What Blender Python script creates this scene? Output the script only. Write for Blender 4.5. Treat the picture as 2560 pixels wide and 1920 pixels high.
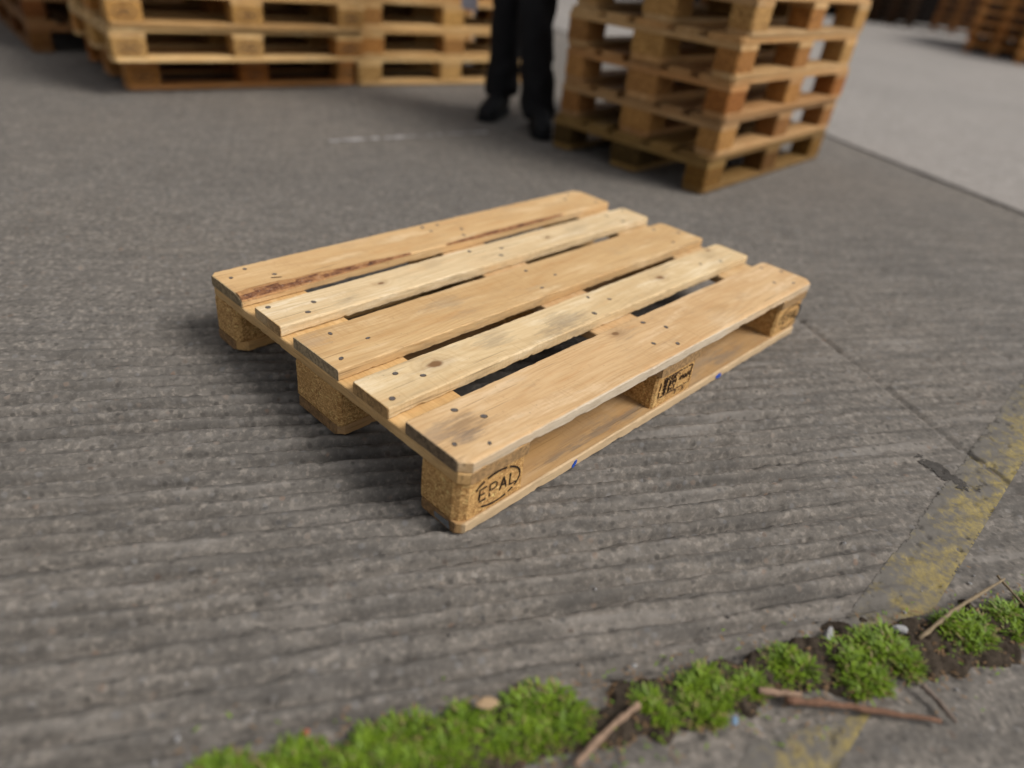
import bpy, bmesh, math, random
import numpy as np
from mathutils import Vector, Matrix

rnd = random.Random(7)
scene = bpy.context.scene
for _o in list(bpy.data.objects):
    bpy.data.objects.remove(_o)
col = scene.collection
R = math.radians

# ------------------------------------------------------------------ camera
cam_d = bpy.data.cameras.new('camera')
cam = bpy.data.objects.new('camera', cam_d)
col.objects.link(cam)
right = Vector((0.69849385, -0.70772552, 0.10597602))
down = Vector((-0.32129867, -0.44247818, -0.83724562))
fwd = Vector((0.63943217, 0.55076096, -0.53645956))
M = Matrix.Identity(4)
for i in range(3):
    M[i][0] = right[i]; M[i][1] = -down[i]; M[i][2] = -fwd[i]
M[0][3], M[1][3], M[2][3] = -0.57792711, -0.5665824, 0.81226101
cam.matrix_world = M
cam_d.sensor_width = 36.0
cam_d.lens = 24.877
cam_d.clip_start = 0.05
cam_d.clip_end = 400.0
cam_d.dof.use_dof = True
cam_d.dof.focus_distance = 1.30
cam_d.dof.aperture_fstop = 1.12
scene.camera = cam

# ------------------------------------------------------------------ sky, sun, exposure
SUN_AZ = math.atan2(0.42, -0.80)       # measured from +Y towards +X
SUN_EL = R(48)
world = bpy.data.worlds.new('World')
scene.world = world
world.use_nodes = True
wn = world.node_tree
wn.nodes.clear()
w_out = wn.nodes.new('ShaderNodeOutputWorld')
w_bg = wn.nodes.new('ShaderNodeBackground')
w_sky = wn.nodes.new('ShaderNodeTexSky')
w_hs = wn.nodes.new('ShaderNodeHueSaturation')
w_sky.sky_type = 'NISHITA'
w_sky.sun_disc = False
w_sky.sun_elevation = SUN_EL
w_sky.sun_rotation = SUN_AZ
w_sky.air_density = 1.0
w_sky.dust_density = 4.0
w_sky.ozone_density = 1.0
w_hs.inputs['Saturation'].default_value = 0.12      # grey, overcast sky
w_bg.inputs['Strength'].default_value = 0.072
wn.links.new(w_sky.outputs[0], w_hs.inputs['Color'])
wn.links.new(w_hs.outputs[0], w_bg.inputs['Color'])
wn.links.new(w_bg.outputs[0], w_out.inputs['Surface'])

sun_d = bpy.data.lights.new('sun', 'SUN')
sun_d.energy = 1.4
sun_d.angle = R(24)
sun_d.color = (1.0, 0.95, 0.88)
sun = bpy.data.objects.new('sun', sun_d)
col.objects.link(sun)
sdir = Vector((math.sin(SUN_AZ) * math.cos(SUN_EL), math.cos(SUN_AZ) * math.cos(SUN_EL), math.sin(SUN_EL)))
sun.rotation_euler = sdir.to_track_quat('Z', 'Y').to_euler()
sun.location = sdir * 30

scene.view_settings.view_transform = 'Standard'
scene.view_settings.look = 'None'
scene.view_settings.gamma = 1.0
scene.view_settings.use_curve_mapping = False
scene.view_settings.exposure = 0.82
scene.render.engine = 'CYCLES'
scene.cycles.use_denoising = True
scene.cycles.max_bounces = 8
scene.cycles.diffuse_bounces = 2

# ------------------------------------------------------------------ helpers
def tag(o, label=None, cat=None, group=None, kind=None):
    if label: o['label'] = label
    if cat: o['category'] = cat
    if group: o['group'] = group
    if kind: o['kind'] = kind
    return o

def mesh_obj(name, verts, faces, mat=None, parent=None, loc=(0, 0, 0), rz=0.0, smooth=False):
    me = bpy.data.meshes.new(name)
    me.from_pydata([tuple(v) for v in verts], [], faces)
    me.validate()
    bm = bmesh.new(); bm.from_mesh(me)
    bmesh.ops.recalc_face_normals(bm, faces=bm.faces)
    bm.to_mesh(me); bm.free()
    if smooth:
        me.polygons.foreach_set('use_smooth', [True] * len(me.polygons))
    if mat: me.materials.append(mat)
    o = bpy.data.objects.new(name, me)
    col.objects.link(o)
    o.location = loc
    o.rotation_euler = (0, 0, rz)
    if parent: o.parent = parent
    return o

def empty(name, loc=(0, 0, 0), rz=0.0):
    o = bpy.data.objects.new(name, None)
    o.empty_display_size = 0.1
    col.objects.link(o)
    o.location = loc
    o.rotation_euler = (0, 0, rz)
    return o

def hash2(ix, iy, seed):
    n = (ix.astype(np.int64) * 374761393 + iy.astype(np.int64) * 668265263 + seed * 974634777) & 0x7fffffff
    n = ((n ^ (n >> 13)) * 1274126177) & 0x7fffffff
    n = n ^ (n >> 16)
    return (n & 0xffff) / 65535.0

def vnoise(x, y, seed=0):
    x = np.asarray(x, dtype=float); y = np.asarray(y, dtype=float)
    ix = np.floor(x); iy = np.floor(y)
    fx = x - ix; fy = y - iy
    fx = fx * fx * (3 - 2 * fx); fy = fy * fy * (3 - 2 * fy)
    a = hash2(ix, iy, seed); b = hash2(ix + 1, iy, seed)
    c = hash2(ix, iy + 1, seed); d = hash2(ix + 1, iy + 1, seed)
    return (a + (b - a) * fx) * (1 - fy) + (c + (d - c) * fx) * fy

def sstep(a, b, x):
    t = np.clip((np.asarray(x, dtype=float) - a) / (b - a), 0, 1)
    return t * t * (3 - 2 * t)

# ------------------------------------------------------------------ material helpers
class NT:
    def __init__(self, name):
        self.mat = bpy.data.materials.new(name)
        self.mat.use_nodes = True
        self.t = self.mat.node_tree
        self.t.nodes.clear()
        self.out = self.n('ShaderNodeOutputMaterial')
        self.bsdf = self.n('ShaderNodeBsdfPrincipled')
        self.l(self.bsdf.outputs[0], self.out.inputs['Surface'])
    def n(self, t, **kw):
        nd = self.t.nodes.new(t)
        for k, v in kw.items(): setattr(nd, k, v)
        return nd
    def l(self, a, b): self.t.links.new(a, b)
    def put(self, sock, v):
        if hasattr(v, 'is_output') or isinstance(v, bpy.types.NodeSocket): self.l(v, sock)
        elif isinstance(v, (tuple, list)):
            v = tuple(v)
            if sock.type == 'RGBA' and len(v) == 3: v = v + (1.0,)
            sock.default_value = v
        else: sock.default_value = v
    def math(self, op, a, b=0.0, c=0.0, clamp=False):
        nd = self.n('ShaderNodeMath', operation=op, use_clamp=clamp)
        for s, v in zip(nd.inputs, (a, b, c)): self.put(s, v)
        return nd.outputs[0]
    def vmath(self, op, a, b=(0, 0, 0)):
        nd = self.n('ShaderNodeVectorMath', operation=op)
        self.put(nd.inputs[0], a); self.put(nd.inputs[1], b)
        return nd.outputs['Value'] if op in ('LENGTH', 'DISTANCE', 'DOT_PRODUCT') else nd.outputs[0]
    def noise(self, vec, scale, detail=2.0, rough=0.5, dist=0.0):
        nd = self.n('ShaderNodeTexNoise')
        self.put(nd.inputs['Vector'], vec)
        nd.inputs['Scale'].default_value = scale
        nd.inputs['Detail'].default_value = detail
        nd.inputs['Roughness'].default_value = rough
        nd.inputs['Distortion'].default_value = dist
        return nd.outputs['Fac']
    def vor(self, vec, scale, feature='F1', out='Distance', rand=1.0):
        nd = self.n('ShaderNodeTexVoronoi', feature=feature)
        self.put(nd.inputs['Vector'], vec)
        nd.inputs['Scale'].default_value = scale
        if 'Randomness' in nd.inputs: nd.inputs['Randomness'].default_value = rand
        return nd.outputs[out]
    def scale(self, vec, s):
        return self.vmath('MULTIPLY', vec, s)
    def ramp(self, fac, stops):
        nd = self.n('ShaderNodeValToRGB')
        e = nd.color_ramp.elements
        while len(e) < len(stops): e.new(0.5)
        for el, (p, c) in zip(e, stops):
            el.position = p
            el.color = tuple(c) + (1,) if len(c) == 3 else c
        self.put(nd.inputs[0], fac)
        return nd.outputs[0]
    def step(self, x, a, b):
        nd = self.n('ShaderNodeMapRange', interpolation_type='SMOOTHSTEP')
        self.put(nd.inputs['Value'], x)
        lo, hi, t0, t1 = (a, b, 0.0, 1.0) if a < b else (b, a, 1.0, 0.0)
        nd.inputs['From Min'].default_value = lo; nd.inputs['From Max'].default_value = hi
        nd.inputs['To Min'].default_value = t0; nd.inputs['To Max'].default_value = t1
        return nd.outputs[0]
    def mix(self, fac, a, b, mode='MIX'):
        nd = self.n('ShaderNodeMix', data_type='RGBA', blend_type=mode)
        self.put(nd.inputs[0], fac); self.put(nd.inputs[6], a); self.put(nd.inputs[7], b)
        return nd.outputs[2]
    def bump(self, h, strength=0.3, dist=0.002, prev=None):
        nd = self.n('ShaderNodeBump')
        nd.inputs['Strength'].default_value = strength
        nd.inputs['Distance'].default_value = dist
        self.put(nd.inputs['Height'], h)
        if prev is not None: self.l(prev, nd.inputs['Normal'])
        return nd.outputs[0]
    def fin(self, color, rough=0.8, normal=None, spec=0.25):
        self.put(self.bsdf.inputs['Base Color'], color)
        self.put(self.bsdf.inputs['Roughness'], rough)
        self.bsdf.inputs['Specular IOR Level'].default_value = spec
        if normal is not None: self.l(normal, self.bsdf.inputs['Normal'])
        return self.mat

def wood(name, light, dark, seed=0.0, knots=(), stain=0.35, half=(0.6, 0.07, 0.011), end=None, edge=None,
         ring=0.5, pz=0.055, tint=False, saw=0.4, blot=()):
    """sawn board, grain along local X; knots = (x, y, radius) on the board"""
    m = NT(name)
    tc = m.n('ShaderNodeTexCoord')
    P0 = tc.outputs['Object']
    info = m.n('ShaderNodeObjectInfo')
    if tint:
        off = m.n('ShaderNodeCombineXYZ')
        m.put(off.inputs[0], m.math('MULTIPLY', info.outputs['Random'], 37.0))
        m.put(off.inputs[1], 0.0)
        m.put(off.inputs[2], 0.0)
        Q = m.vmath('ADD', P0, off.outputs[0])
    else:
        Q = m.vmath('ADD', P0, (seed * 3.71, 0, 0))
    sep0 = m.n('ShaderNodeSeparateXYZ'); m.l(P0, sep0.inputs[0])
    x0, y0, z0 = sep0.outputs
    wob = m.noise(m.scale(Q, (2.2, 4.0, 4.0)), 1.0, 2.0)
    wob2 = m.noise(m.vmath('ADD', m.scale(Q, (1.3, 2.0, 2.0)), (9, 4, 2)), 1.0, 1.0)
    yy = m.math('ADD', y0, m.math('MULTIPLY', m.math('SUBTRACT', wob, 0.5), 0.11))
    zz = m.math('ADD', z0, m.math('ADD', pz, m.math('MULTIPLY', m.math('SUBTRACT', wob2, 0.5), 0.10)))
    rr = m.math('SQRT', m.math('ADD', m.math('MULTIPLY', yy, yy), m.math('MULTIPLY', zz, zz)))
    km = None
    for (kx, ky, kr) in knots:
        dv = m.scale(m.vmath('SUBTRACT', P0, (kx, ky, half[2])), (0.62, 1.0, 0.25))
        d = m.vmath('LENGTH', dv)
        d = m.math('ADD', d, m.math('MULTIPLY', m.math('SUBTRACT', m.noise(m.scale(Q, (60, 60, 60)), 1.0, 2.0), 0.5), kr * 0.7))
        g = m.math('POWER', 2.718, m.math('MULTIPLY', m.math('MULTIPLY', d, d), -1.0 / (2.2 * kr) ** 2))
        rr = m.math('ADD', rr, m.math('MULTIPLY', g, kr * 1.9))
        k = m.step(d, kr, kr * 0.35)
        k = m.math('ADD', k, m.math('MULTIPLY', m.step(d, kr * 2.6, kr * 0.9), 0.28))
        km = k if km is None else m.math('MAXIMUM', km, k)
    ph = m.math('MULTIPLY', rr, 2 * math.pi * 150.0)
    rg = m.math('ADD', m.math('MULTIPLY', m.math('SINE', ph), 0.5), 0.5)
    rg = m.math('POWER', rg, 2.2)
    fib = m.noise(m.scale(Q, (9.0, 340.0, 340.0)), 1.0, 3.0, 0.6)
    fib2 = m.noise(m.scale(Q, (3.0, 70.0, 70.0)), 1.0, 2.0, 0.5)
    big = m.noise(m.scale(Q, (3.0, 9.0, 9.0)), 1.0, 3.0, 0.6)
    c = m.mix(m.step(big, 0.32, 0.70), light, tuple(0.62 * a + 0.38 * b for a, b in zip(light, dark)))
    c = m.mix(m.math('MULTIPLY', rg, ring), c, dark)
    c = m.mix(m.math('MULTIPLY', m.step(fib, 0.46, 0.72), 0.55), c, dark)
    c = m.mix(m.math('MULTIPLY', m.step(fib2, 0.5, 0.75), 0.22), c, tuple(v * 0.7 for v in dark))
    pal = m.noise(m.scale(m.vmath('ADD', Q, (5.1, 2.2, 7.0)), (5.0, 26.0, 26.0)), 1.0, 5.0, 0.7)
    c = m.mix(m.math('MULTIPLY', m.step(pal, 0.50, 0.70), 0.75), c, tuple(min(0.8, v * k) for v, k in zip(light, (1.14, 1.24, 1.45))))
    c = m.mix(m.math('MULTIPLY', m.step(pal, 0.46, 0.28), 0.40), c, tuple(v * k for v, k in zip(dark, (1.08, 0.92, 0.75))))
    scr = m.noise(m.scale(Q, (130.0, 45.0, 45.0)), 1.0, 4.0, 0.7, 1.2)
    c = m.mix(m.math('MULTIPLY', m.step(scr, 0.60, 0.70), 0.30), c, tuple(v * 0.6 for v in dark))
    sawn = m.noise(m.scale(Q, (330.0, 14.0, 14.0)), 1.0, 2.0, 0.5)
    c = m.mix(m.math('MULTIPLY', m.math('MULTIPLY', m.step(sawn, 0.52, 0.66), m.step(big, 0.40, 0.62)), 0.30), c, tuple(v * 0.85 for v in dark))
    # thin dark checks along the grain
    chk = m.noise(m.scale(Q, (5.0, 190.0, 190.0)), 1.0, 1.0, 0.4)
    chk = m.math('ADD', chk, m.math('MULTIPLY', m.step(m.math('ABSOLUTE', x0), half[0] * 0.72, half[0]), 0.06))
    c = m.mix(m.math('MULTIPLY', m.step(chk, 0.70, 0.78), 0.55), c, tuple(v * 0.35 for v in dark))
    # scuffs, grey weathering, dirt
    sm = m.noise(m.scale(m.vmath('ADD', Q, (3.3, 1.7, 0.4)), (7.0, 17.0, 17.0)), 1.0, 4.0, 0.65)
    sm2 = m.noise(m.scale(m.vmath('ADD', Q, (1.3, 0.2, 0.4)), (50.0, 190.0, 190.0)), 1.0, 2.0, 0.6)
    sf = m.math('MULTIPLY', m.step(sm, 0.52, 0.74), m.math('ADD', 0.35, m.math('MULTIPLY', m.step(sm2, 0.35, 0.7), 0.65)))
    c = m.mix(m.math('MULTIPLY', sf, stain), c, (0.20, 0.165, 0.125))
    spk = m.vor(m.scale(Q, (40, 55, 55)), 1.0)
    c = m.mix(m.math('MULTIPLY', m.step(spk, 0.085, 0.03), 0.45), c, (0.11, 0.07, 0.04))
    for (bx, by, br, bs, bc, *bx_s) in blot:
        dv = m.scale(m.vmath('SUBTRACT', P0, (bx, by, half[2])), (bx_s[0] if bx_s else 0.6, 1.0, 0.5))
        d = m.vmath('LENGTH', dv)
        nz = m.noise(m.scale(Q, (22, 150, 150)), 1.0, 4.0, 0.68)
        d = m.math('ADD', d, m.math('MULTIPLY', m.math('SUBTRACT', nz, 0.5), br * 2.6))
        c = m.mix(m.math('MULTIPLY', m.step(d, br, br * 0.15), bs * 0.72), c, bc)
    if km is not None:
        c = m.mix(m.math('MULTIPLY', km, 0.80, clamp=True), c, (0.20, 0.105, 0.045))
    if end is not None:   # sawn end grain is darker and dirtier than the faces
        ax = m.math('ABSOLUTE', x0)
        en = m.noise(m.scale(Q, (130, 130, 130)), 1.0, 3.0, 0.7)
        ec = m.mix(m.step(en, 0.35, 0.65), end, tuple(v * 0.5 for v in end))
        c = m.mix(m.step(ax, half[0] - 0.0025, half[0] - 0.0008), c, ec)
    if edge is not None:
        ey, ecol = edge    # the -Y long edge: weathered on the top board, painted as lit on the bottom one
        c = m.mix(m.math('MULTIPLY', m.step(y0, ey + 0.003, ey - 0.001), 0.8), c, ecol)
    # rough sawn sides hold more dirt: fibres torn across, mould specks
    side = m.step(m.math('ABSOLUTE', y0), half[1] - 0.004, half[1] - 0.0015)
    g1 = m.noise(m.scale(Q, (16.0, 40.0, 75.0)), 1.0, 6.0, 0.72)
    c = m.mix(m.math('MULTIPLY', side, m.math('MULTIPLY', m.step(g1, 0.44, 0.74), 0.5)), c, (0.22, 0.155, 0.085))
    if tint:
        c = m.mix(1.0, c, info.outputs['Color'], 'MULTIPLY')
    # relief: fibres, saw marks across the grain
    nb = m.bump(fib, 0.35, 0.0012)
    nb = m.bump(m.math('MULTIPLY', sawn, saw), 0.25, 0.0012, nb)
    nb = m.bump(rg, 0.12, 0.001, nb)
    nb = m.bump(scr, 0.25, 0.001, nb)
    return m.fin(c, 0.72, nb, 0.3)

def chipboard(name, a, b, c, tint=False, s=1.0):
    """pressed block of wood chips"""
    m = NT(name)
    tc = m.n('ShaderNodeTexCoord')
    info = m.n('ShaderNodeObjectInfo')
    off = m.n('ShaderNodeCombineXYZ')
    m.put(off.inputs[0], m.math('MULTIPLY', info.outputs['Random'], 17.0))
    m.put(off.inputs[2], m.math('MULTIPLY', info.outputs['Random'], 5.0))
    Q = m.vmath('ADD', tc.outputs['Object'], off.outputs[0])
    nd = m.n('ShaderNodeTexNoise'); m.l(Q, nd.inputs['Vector']); nd.inputs['Scale'].default_value = 70 * s
    nd.inputs['Detail'].default_value = 3
    D = m.vmath('ADD', Q, m.scale(m.vmath('SUBTRACT', nd.outputs['Color'], (0.5, 0.5, 0.5)), (0.02, 0.02, 0.02)))
    v1 = m.vor(m.scale(D, (95 * s, 150 * s, 260 * s)), 1.0, out='Color')
    v2 = m.vor(m.scale(m.vmath('ADD', D, (1, 2, 3)), (300 * s, 170 * s, 190 * s)), 1.0, out='Color')
    e1 = m.vor(m.scale(D, (95 * s, 150 * s, 260 * s)), 1.0, out='Distance')
    e2 = m.vor(m.scale(m.vmath('ADD', D, (1, 2, 3)), (300 * s, 170 * s, 190 * s)), 1.0, out='Distance')
    f1 = m.n('ShaderNodeSeparateColor'); m.l(v1, f1.inputs[0])
    f2 = m.n('ShaderNodeSeparateColor'); m.l(v2, f2.inputs[0])
    k = m.math('ADD', m.math('MULTIPLY', f1.outputs[0], 0.5), m.math('MULTIPLY', f2.outputs[1], 0.5))
    cc = m.ramp(k, [(0.15, c), (0.42, b), (0.62, a), (0.85, tuple(v * 1.35 for v in a)), (0.95, tuple(min(0.8, v * 1.8) for v in a))])
    cc = m.mix(m.math('MULTIPLY', m.step(e2, 0.5, 0.95), 0.35), cc, c)
    big = m.noise(Q, 22.0, 3.0, 0.6)
    cc = m.mix(m.math('MULTIPLY', m.step(big, 0.35, 0.7), 0.4), cc, b)
    if tint: cc = m.mix(1.0, cc, info.outputs['Color'], 'MULTIPLY')
    nb = m.bump(m.math('ADD', m.math('MULTIPLY', f1.outputs[1], 0.6), e2), 0.6, 0.0025)
    return m.fin(cc, 0.85, nb, 0.2)

def plain(name, color, rough=0.7, var=0.25, scale=30.0, bump=0.2, spec=0.3, metal=0.0):
    m = NT(name)
    tc = m.n('ShaderNodeTexCoord')
    n1 = m.noise(tc.outputs['Object'], scale, 4.0, 0.6)
    n2 = m.noise(tc.outputs['Object'], scale * 7, 2.0, 0.6)
    c = m.mix(m.math('MULTIPLY', m.step(n1, 0.3, 0.7), var), color, tuple(v * 0.45 for v in color))
    c = m.mix(m.math('MULTIPLY', m.step(n2, 0.5, 0.75), var * 0.6), c, tuple(min(1, v * 1.6) for v in color))
    m.bsdf.inputs['Metallic'].default_value = metal
    return m.fin(c, rough, m.bump(n2, bump, 0.002), spec)

def concrete(name, base, warm, yellowish=0.0, gravel=1.0):
    m = NT(name)
    geo = m.n('ShaderNodeNewGeometry')
    P = geo.outputs['Position']
    rot = m.n('ShaderNodeVectorRotate', rotation_type='Z_AXIS'); rot.inputs['Angle'].default_value = R(31)
    m.l(P, rot.inputs['Vector'])
    G = rot.outputs[0]                                    # x along the tamped ridges
    n_big = m.noise(P, 1.1, 4.0, 0.55)
    n_med = m.noise(m.scale(G, (8.0, 20.0, 8.0)), 1.0, 4.0, 0.6)
    n_fine = m.noise(P, 120.0, 3.0, 0.6)
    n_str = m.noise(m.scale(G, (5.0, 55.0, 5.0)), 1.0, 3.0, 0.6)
    sp = m.vor(P, 75.0, out='Color'); sd = m.vor(P, 75.0)
    s1 = m.n('ShaderNodeSeparateColor'); m.l(sp, s1.inputs[0])
    n_patch = m.noise(m.vmath('ADD', P, (4, 7, 0)), 0.55, 5.0, 0.65)
    lo = tuple(v * 0.62 for v in base); hi = tuple(v * 1.5 for v in base)
    c = m.mix(m.step(n_big, 0.3, 0.7), base, warm)
    c = m.mix(m.math('MULTIPLY', m.step(n_patch, 0.45, 0.68), 0.45), c, tuple(v * 0.72 for v in base))
    n_blo = m.noise(m.scale(G, (30.0, 55.0, 30.0)), 1.0, 4.0, 0.62)
    n_gr = m.noise(P, 95.0, 2.0, 0.5)
    c = m.mix(m.math('MULTIPLY', m.step(n_blo, 0.50, 0.68), 0.48), c, lo)
    c = m.mix(m.math('MULTIPLY', m.step(n_gr, 0.52, 0.68), 0.45), c, tuple(v * 0.5 for v in base))
    c = m.mix(m.math('MULTIPLY', m.step(n_gr, 0.46, 0.33), 0.55), c, tuple(v * 1.75 for v in warm))
    c = m.mix(m.math('MULTIPLY', m.step(n_blo, 0.46, 0.30), 0.45), c, hi)
    c = m.mix(m.math('MULTIPLY', m.step(n_med, 0.40, 0.75), 0.55), c, lo)
    # streaks painted in for the grooves' dark and light, in the tamped part of the yard only
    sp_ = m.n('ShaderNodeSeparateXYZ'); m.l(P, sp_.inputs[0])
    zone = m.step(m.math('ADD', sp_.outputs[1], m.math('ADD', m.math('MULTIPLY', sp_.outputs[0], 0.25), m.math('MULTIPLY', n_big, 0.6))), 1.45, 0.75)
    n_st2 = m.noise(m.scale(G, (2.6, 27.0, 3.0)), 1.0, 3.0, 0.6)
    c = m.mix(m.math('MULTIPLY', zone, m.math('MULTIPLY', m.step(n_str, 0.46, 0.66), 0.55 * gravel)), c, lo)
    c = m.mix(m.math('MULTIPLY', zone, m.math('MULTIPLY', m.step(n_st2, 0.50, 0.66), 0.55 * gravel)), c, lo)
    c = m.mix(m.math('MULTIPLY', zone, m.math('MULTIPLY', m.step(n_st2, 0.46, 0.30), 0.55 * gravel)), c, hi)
    c = m.mix(m.math('MULTIPLY', m.step(n_fine, 0.52, 0.72), 0.35 * gravel), c, hi)
    # exposed pebbles: pale, bluish grey, a few rusty ones
    c = m.mix(m.math('MULTIPLY', m.math('MULTIPLY', m.step(s1.outputs[0], 0.70, 0.82), m.step(m.math('ADD', sd, m.math('MULTIPLY', n_fine, 0.5)), 0.80, 0.45)), 0.34 * gravel), c,
              m.ramp(s1.outputs[1], [(0.0, tuple(v * 2.1 for v in base)), (0.45, (base[0] * 1.3, base[1] * 1.45, base[2] * 1.7)),
                                     (0.80, tuple(v * 1.7 for v in warm)), (0.985, (0.24, 0.14, 0.09))]))
    c = m.mix(m.math('MULTIPLY', m.math('MULTIPLY', m.step(s1.outputs[2], 0.70, 0.8), m.step(sd, 0.5, 0.2)), 0.6 * gravel), c, tuple(v * 0.4 for v in base))
    nb = m.bump(n_fine, 0.4, 0.002)
    nb = m.bump(m.math('SUBTRACT', 1.0, sd), 0.15, 0.003, nb)
    return m.fin(c, 0.9, nb, 0.2)

# ------------------------------------------------------------------ the ground
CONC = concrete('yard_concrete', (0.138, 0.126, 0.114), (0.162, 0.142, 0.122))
APRON = concrete('apron_concrete', (0.250, 0.231, 0.214), (0.275, 0.250, 0.230), gravel=0.6)

A31 = R(-31)
E1 = np.array([math.cos(A31), math.sin(A31)])
E2 = np.array([-math.sin(A31), math.cos(A31)])
JA, JB = np.array([1.31, 0.068]), np.array([0.925, -0.61])      # crack running off the pallet's right corner

def seg_dist(x, y, A, B):
    d = B - A; L = np.linalg.norm(d); d = d / L
    s = (x - A[0]) * d[0] + (y - A[1]) * d[1]
    t = -(x - A[0]) * d[1] + (y - A[1]) * d[0]
    return s, t, L

def strip_line(x, y):
    """signed distance from the weed joint's upper edge (positive = pallet side)"""
    A = np.array([-0.43, -0.10]); d = np.array([math.cos(R(-28.8)), math.sin(R(-28.8))])
    return -(x - A[0]) * d[1] + (y - A[1]) * d[0], (x - A[0]) * d[0] + (y - A[1]) * d[1]

def ground_h(x, y):
    s = x * E1[0] + y * E1[1]; t = x * E2[0] + y * E2[1]
    sd, sl = strip_line(x, y)
    per = 0.0385
    tw = t + (vnoise(s * 2.1, t * 5, 3) - 0.5) * 0.008 + (vnoise(s * 14, t * 34, 4) - 0.5) * 0.004 + (vnoise(s * 60, t * 80, 7) - 0.5) * 0.004
    ph = tw / per
    fr = np.abs(ph - np.floor(ph) - 0.5) * 2          # 1 at a groove, 0 on a ridge
    cell = np.floor(ph)
    amp = 0.30 + 0.70 * sstep(0.20, 0.66, 0.6 * vnoise(s * 3.2 + cell * 7.3, cell * 3.1, 5) + 0.4 * vnoise(s * 17 + cell * 3.3, cell * 5.7, 9))
    # the ridges are worn away towards the far and right hand side
    worn = 1 - sstep(0.55, 1.15, y + 0.25 * x + (vnoise(x * 1.7, y * 1.7, 6) - 0.5) * 0.7)
    _, tj, _ = seg_dist(x, y, JA, JB)
    rightside = sstep(-0.02, 0.05, tj)
    worn = worn * (1 - 0.9 * sstep(0.50, 0.95, (x * 0.75 - y * 0.9) + (vnoise(x * 3, y * 3, 8) - 0.5) * 0.3))
    worn = np.maximum(worn, 0.10)
    worn = worn * sstep(-0.01, 0.03, sd)
    h = -0.0200 * sstep(0.27, 0.74, fr) * amp * worn
    rough = (vnoise(x * 95, y * 95, 11) - 0.5) * 0.0016 + (vnoise(x * 190, y * 190, 12) - 0.5) * 0.0012 + (vnoise(s * 28, t * 70, 13) - 0.5) * 0.0016
    pit = sstep(0.74, 0.92, vnoise(s * 55, t * 80, 14)) * 0.0035
    h = h + rough * (0.55 + 0.45 * worn) - pit
    # crack between the slabs
    sj, tj, Lj = seg_dist(x, y, JA, JB)
    cw = 0.005 + 0.005 * vnoise(sj * 9, sj * 0, 15)
    wob = (vnoise(sj * 7, sj * 0 + 3, 16) - 0.5) * 0.012
    h = h - 0.006 * (1 - sstep(cw * 0.5, cw * 1.6, np.abs(tj + wob))) * sstep(0, 0.05, sj) * (1 - sstep(Lj - 0.05, Lj, sj))
    return h - 0.0035

def axis(lo, hi, step, far):
    a = list(np.arange(lo, hi, step))
    d = step; x = a[-1]
    while x < far:
        d *= 1.28; x += d; a.append(x)
    d = step; x = a[0]; pre = []
    while x > -far:
        d *= 1.28; x -= d; pre.append(x)
    return np.array(pre[::-1] + a)

def grid_mesh(name, X, Y, Z, mat, keep=None, smooth=True):
    n, k = X.shape
    co = np.stack([X, Y, Z], -1).reshape(-1, 3)
    idx = np.arange(n * k).reshape(n, k)
    q = np.stack([idx[:-1, :-1], idx[1:, :-1], idx[1:, 1:], idx[:-1, 1:]], -1).reshape(-1, 4)
    if keep is not None: q = q[keep.reshape(-1)]
    me = bpy.data.meshes.new(name)
    used = np.unique(q); remap = -np.ones(len(co), dtype=np.int64); remap[used] = np.arange(len(used))
    co = co[used]; q = remap[q]
    me.vertices.add(len(co)); me.vertices.foreach_set('co', co.astype(np.float32).ravel())
    me.loops.add(q.size); me.loops.foreach_set('vertex_index', q.astype(np.int32).ravel())
    me.polygons.add(len(q))
    me.polygons.foreach_set('loop_start', np.arange(0, q.size, 4, dtype=np.int32))
    me.polygons.foreach_set('loop_total', np.full(len(q), 4, dtype=np.int32))
    me.update(calc_edges=True)
    me.polygons.foreach_set('use_smooth', [smooth] * len(q))
    me.materials.append(mat)
    o = bpy.data.objects.new(name, me); col.objects.link(o)
    return o

sa = axis(-1.05, 2.25, 0.0072, 90.0)
ta = axis(-0.80, 1.60, 0.0040, 90.0)
S, T = np.meshgrid(sa, ta, indexing='ij')
X = S * E1[0] + T * E2[0]; Y = S * E1[1] + T * E2[1]
Z = ground_h(X, Y)
fade = sstep(4.0, 9.0, np.hypot(X - 0.5, Y))
Z = Z * (1 - fade) - 0.004 * fade
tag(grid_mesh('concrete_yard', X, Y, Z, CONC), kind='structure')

# the paler slab to the right and beyond, with its dark joint
jd = np.array([0.4378, 0.8991]); jn = np.array([0.8991, -0.4378]); j0 = np.array([3.56, 0.465])
def slab_pt(a, b, z): p = j0 + jd * a + jn * b; return (p[0], p[1], z)
av = [-60, -20, -8, -4] + [x * 0.5 for x in range(-6, 20)] + [12, 16, 24, 40, 70]
vs = []; fs = []
for a in av:
    w = rnd.uniform(-0.006, 0.006)
    vs += [slab_pt(a, 0.0 + w, 0.004), slab_pt(a, 0.02 + w, 0.0065), slab_pt(a, 3, 0.0065), slab_pt(a, 14, 0.0065), slab_pt(a, 85, 0.0065)]
for i in range(len(av) - 1):
    for j in range(4): fs.append((i * 5 + j, i * 5 + j + 1, i * 5 + 6 + j, i * 5 + 5 + j))
tag(mesh_obj('pale_concrete_apron', vs, fs, APRON), kind='structure')
vs = []; fs = []
for a in av:
    w = 0.006 * math.sin(a * 3.7)
    vs += [slab_pt(a, -0.012 + w, 0.002), slab_pt(a, 0.004, 0.003)]
for i in range(len(av) - 1): fs.append((i * 2, i * 2 + 1, i * 2 + 3, i * 2 + 2))
tag(mesh_obj('slab_joint', vs, fs, plain('joint_filler', (0.125, 0.114, 0.103), 0.95)), kind='structure')

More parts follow.
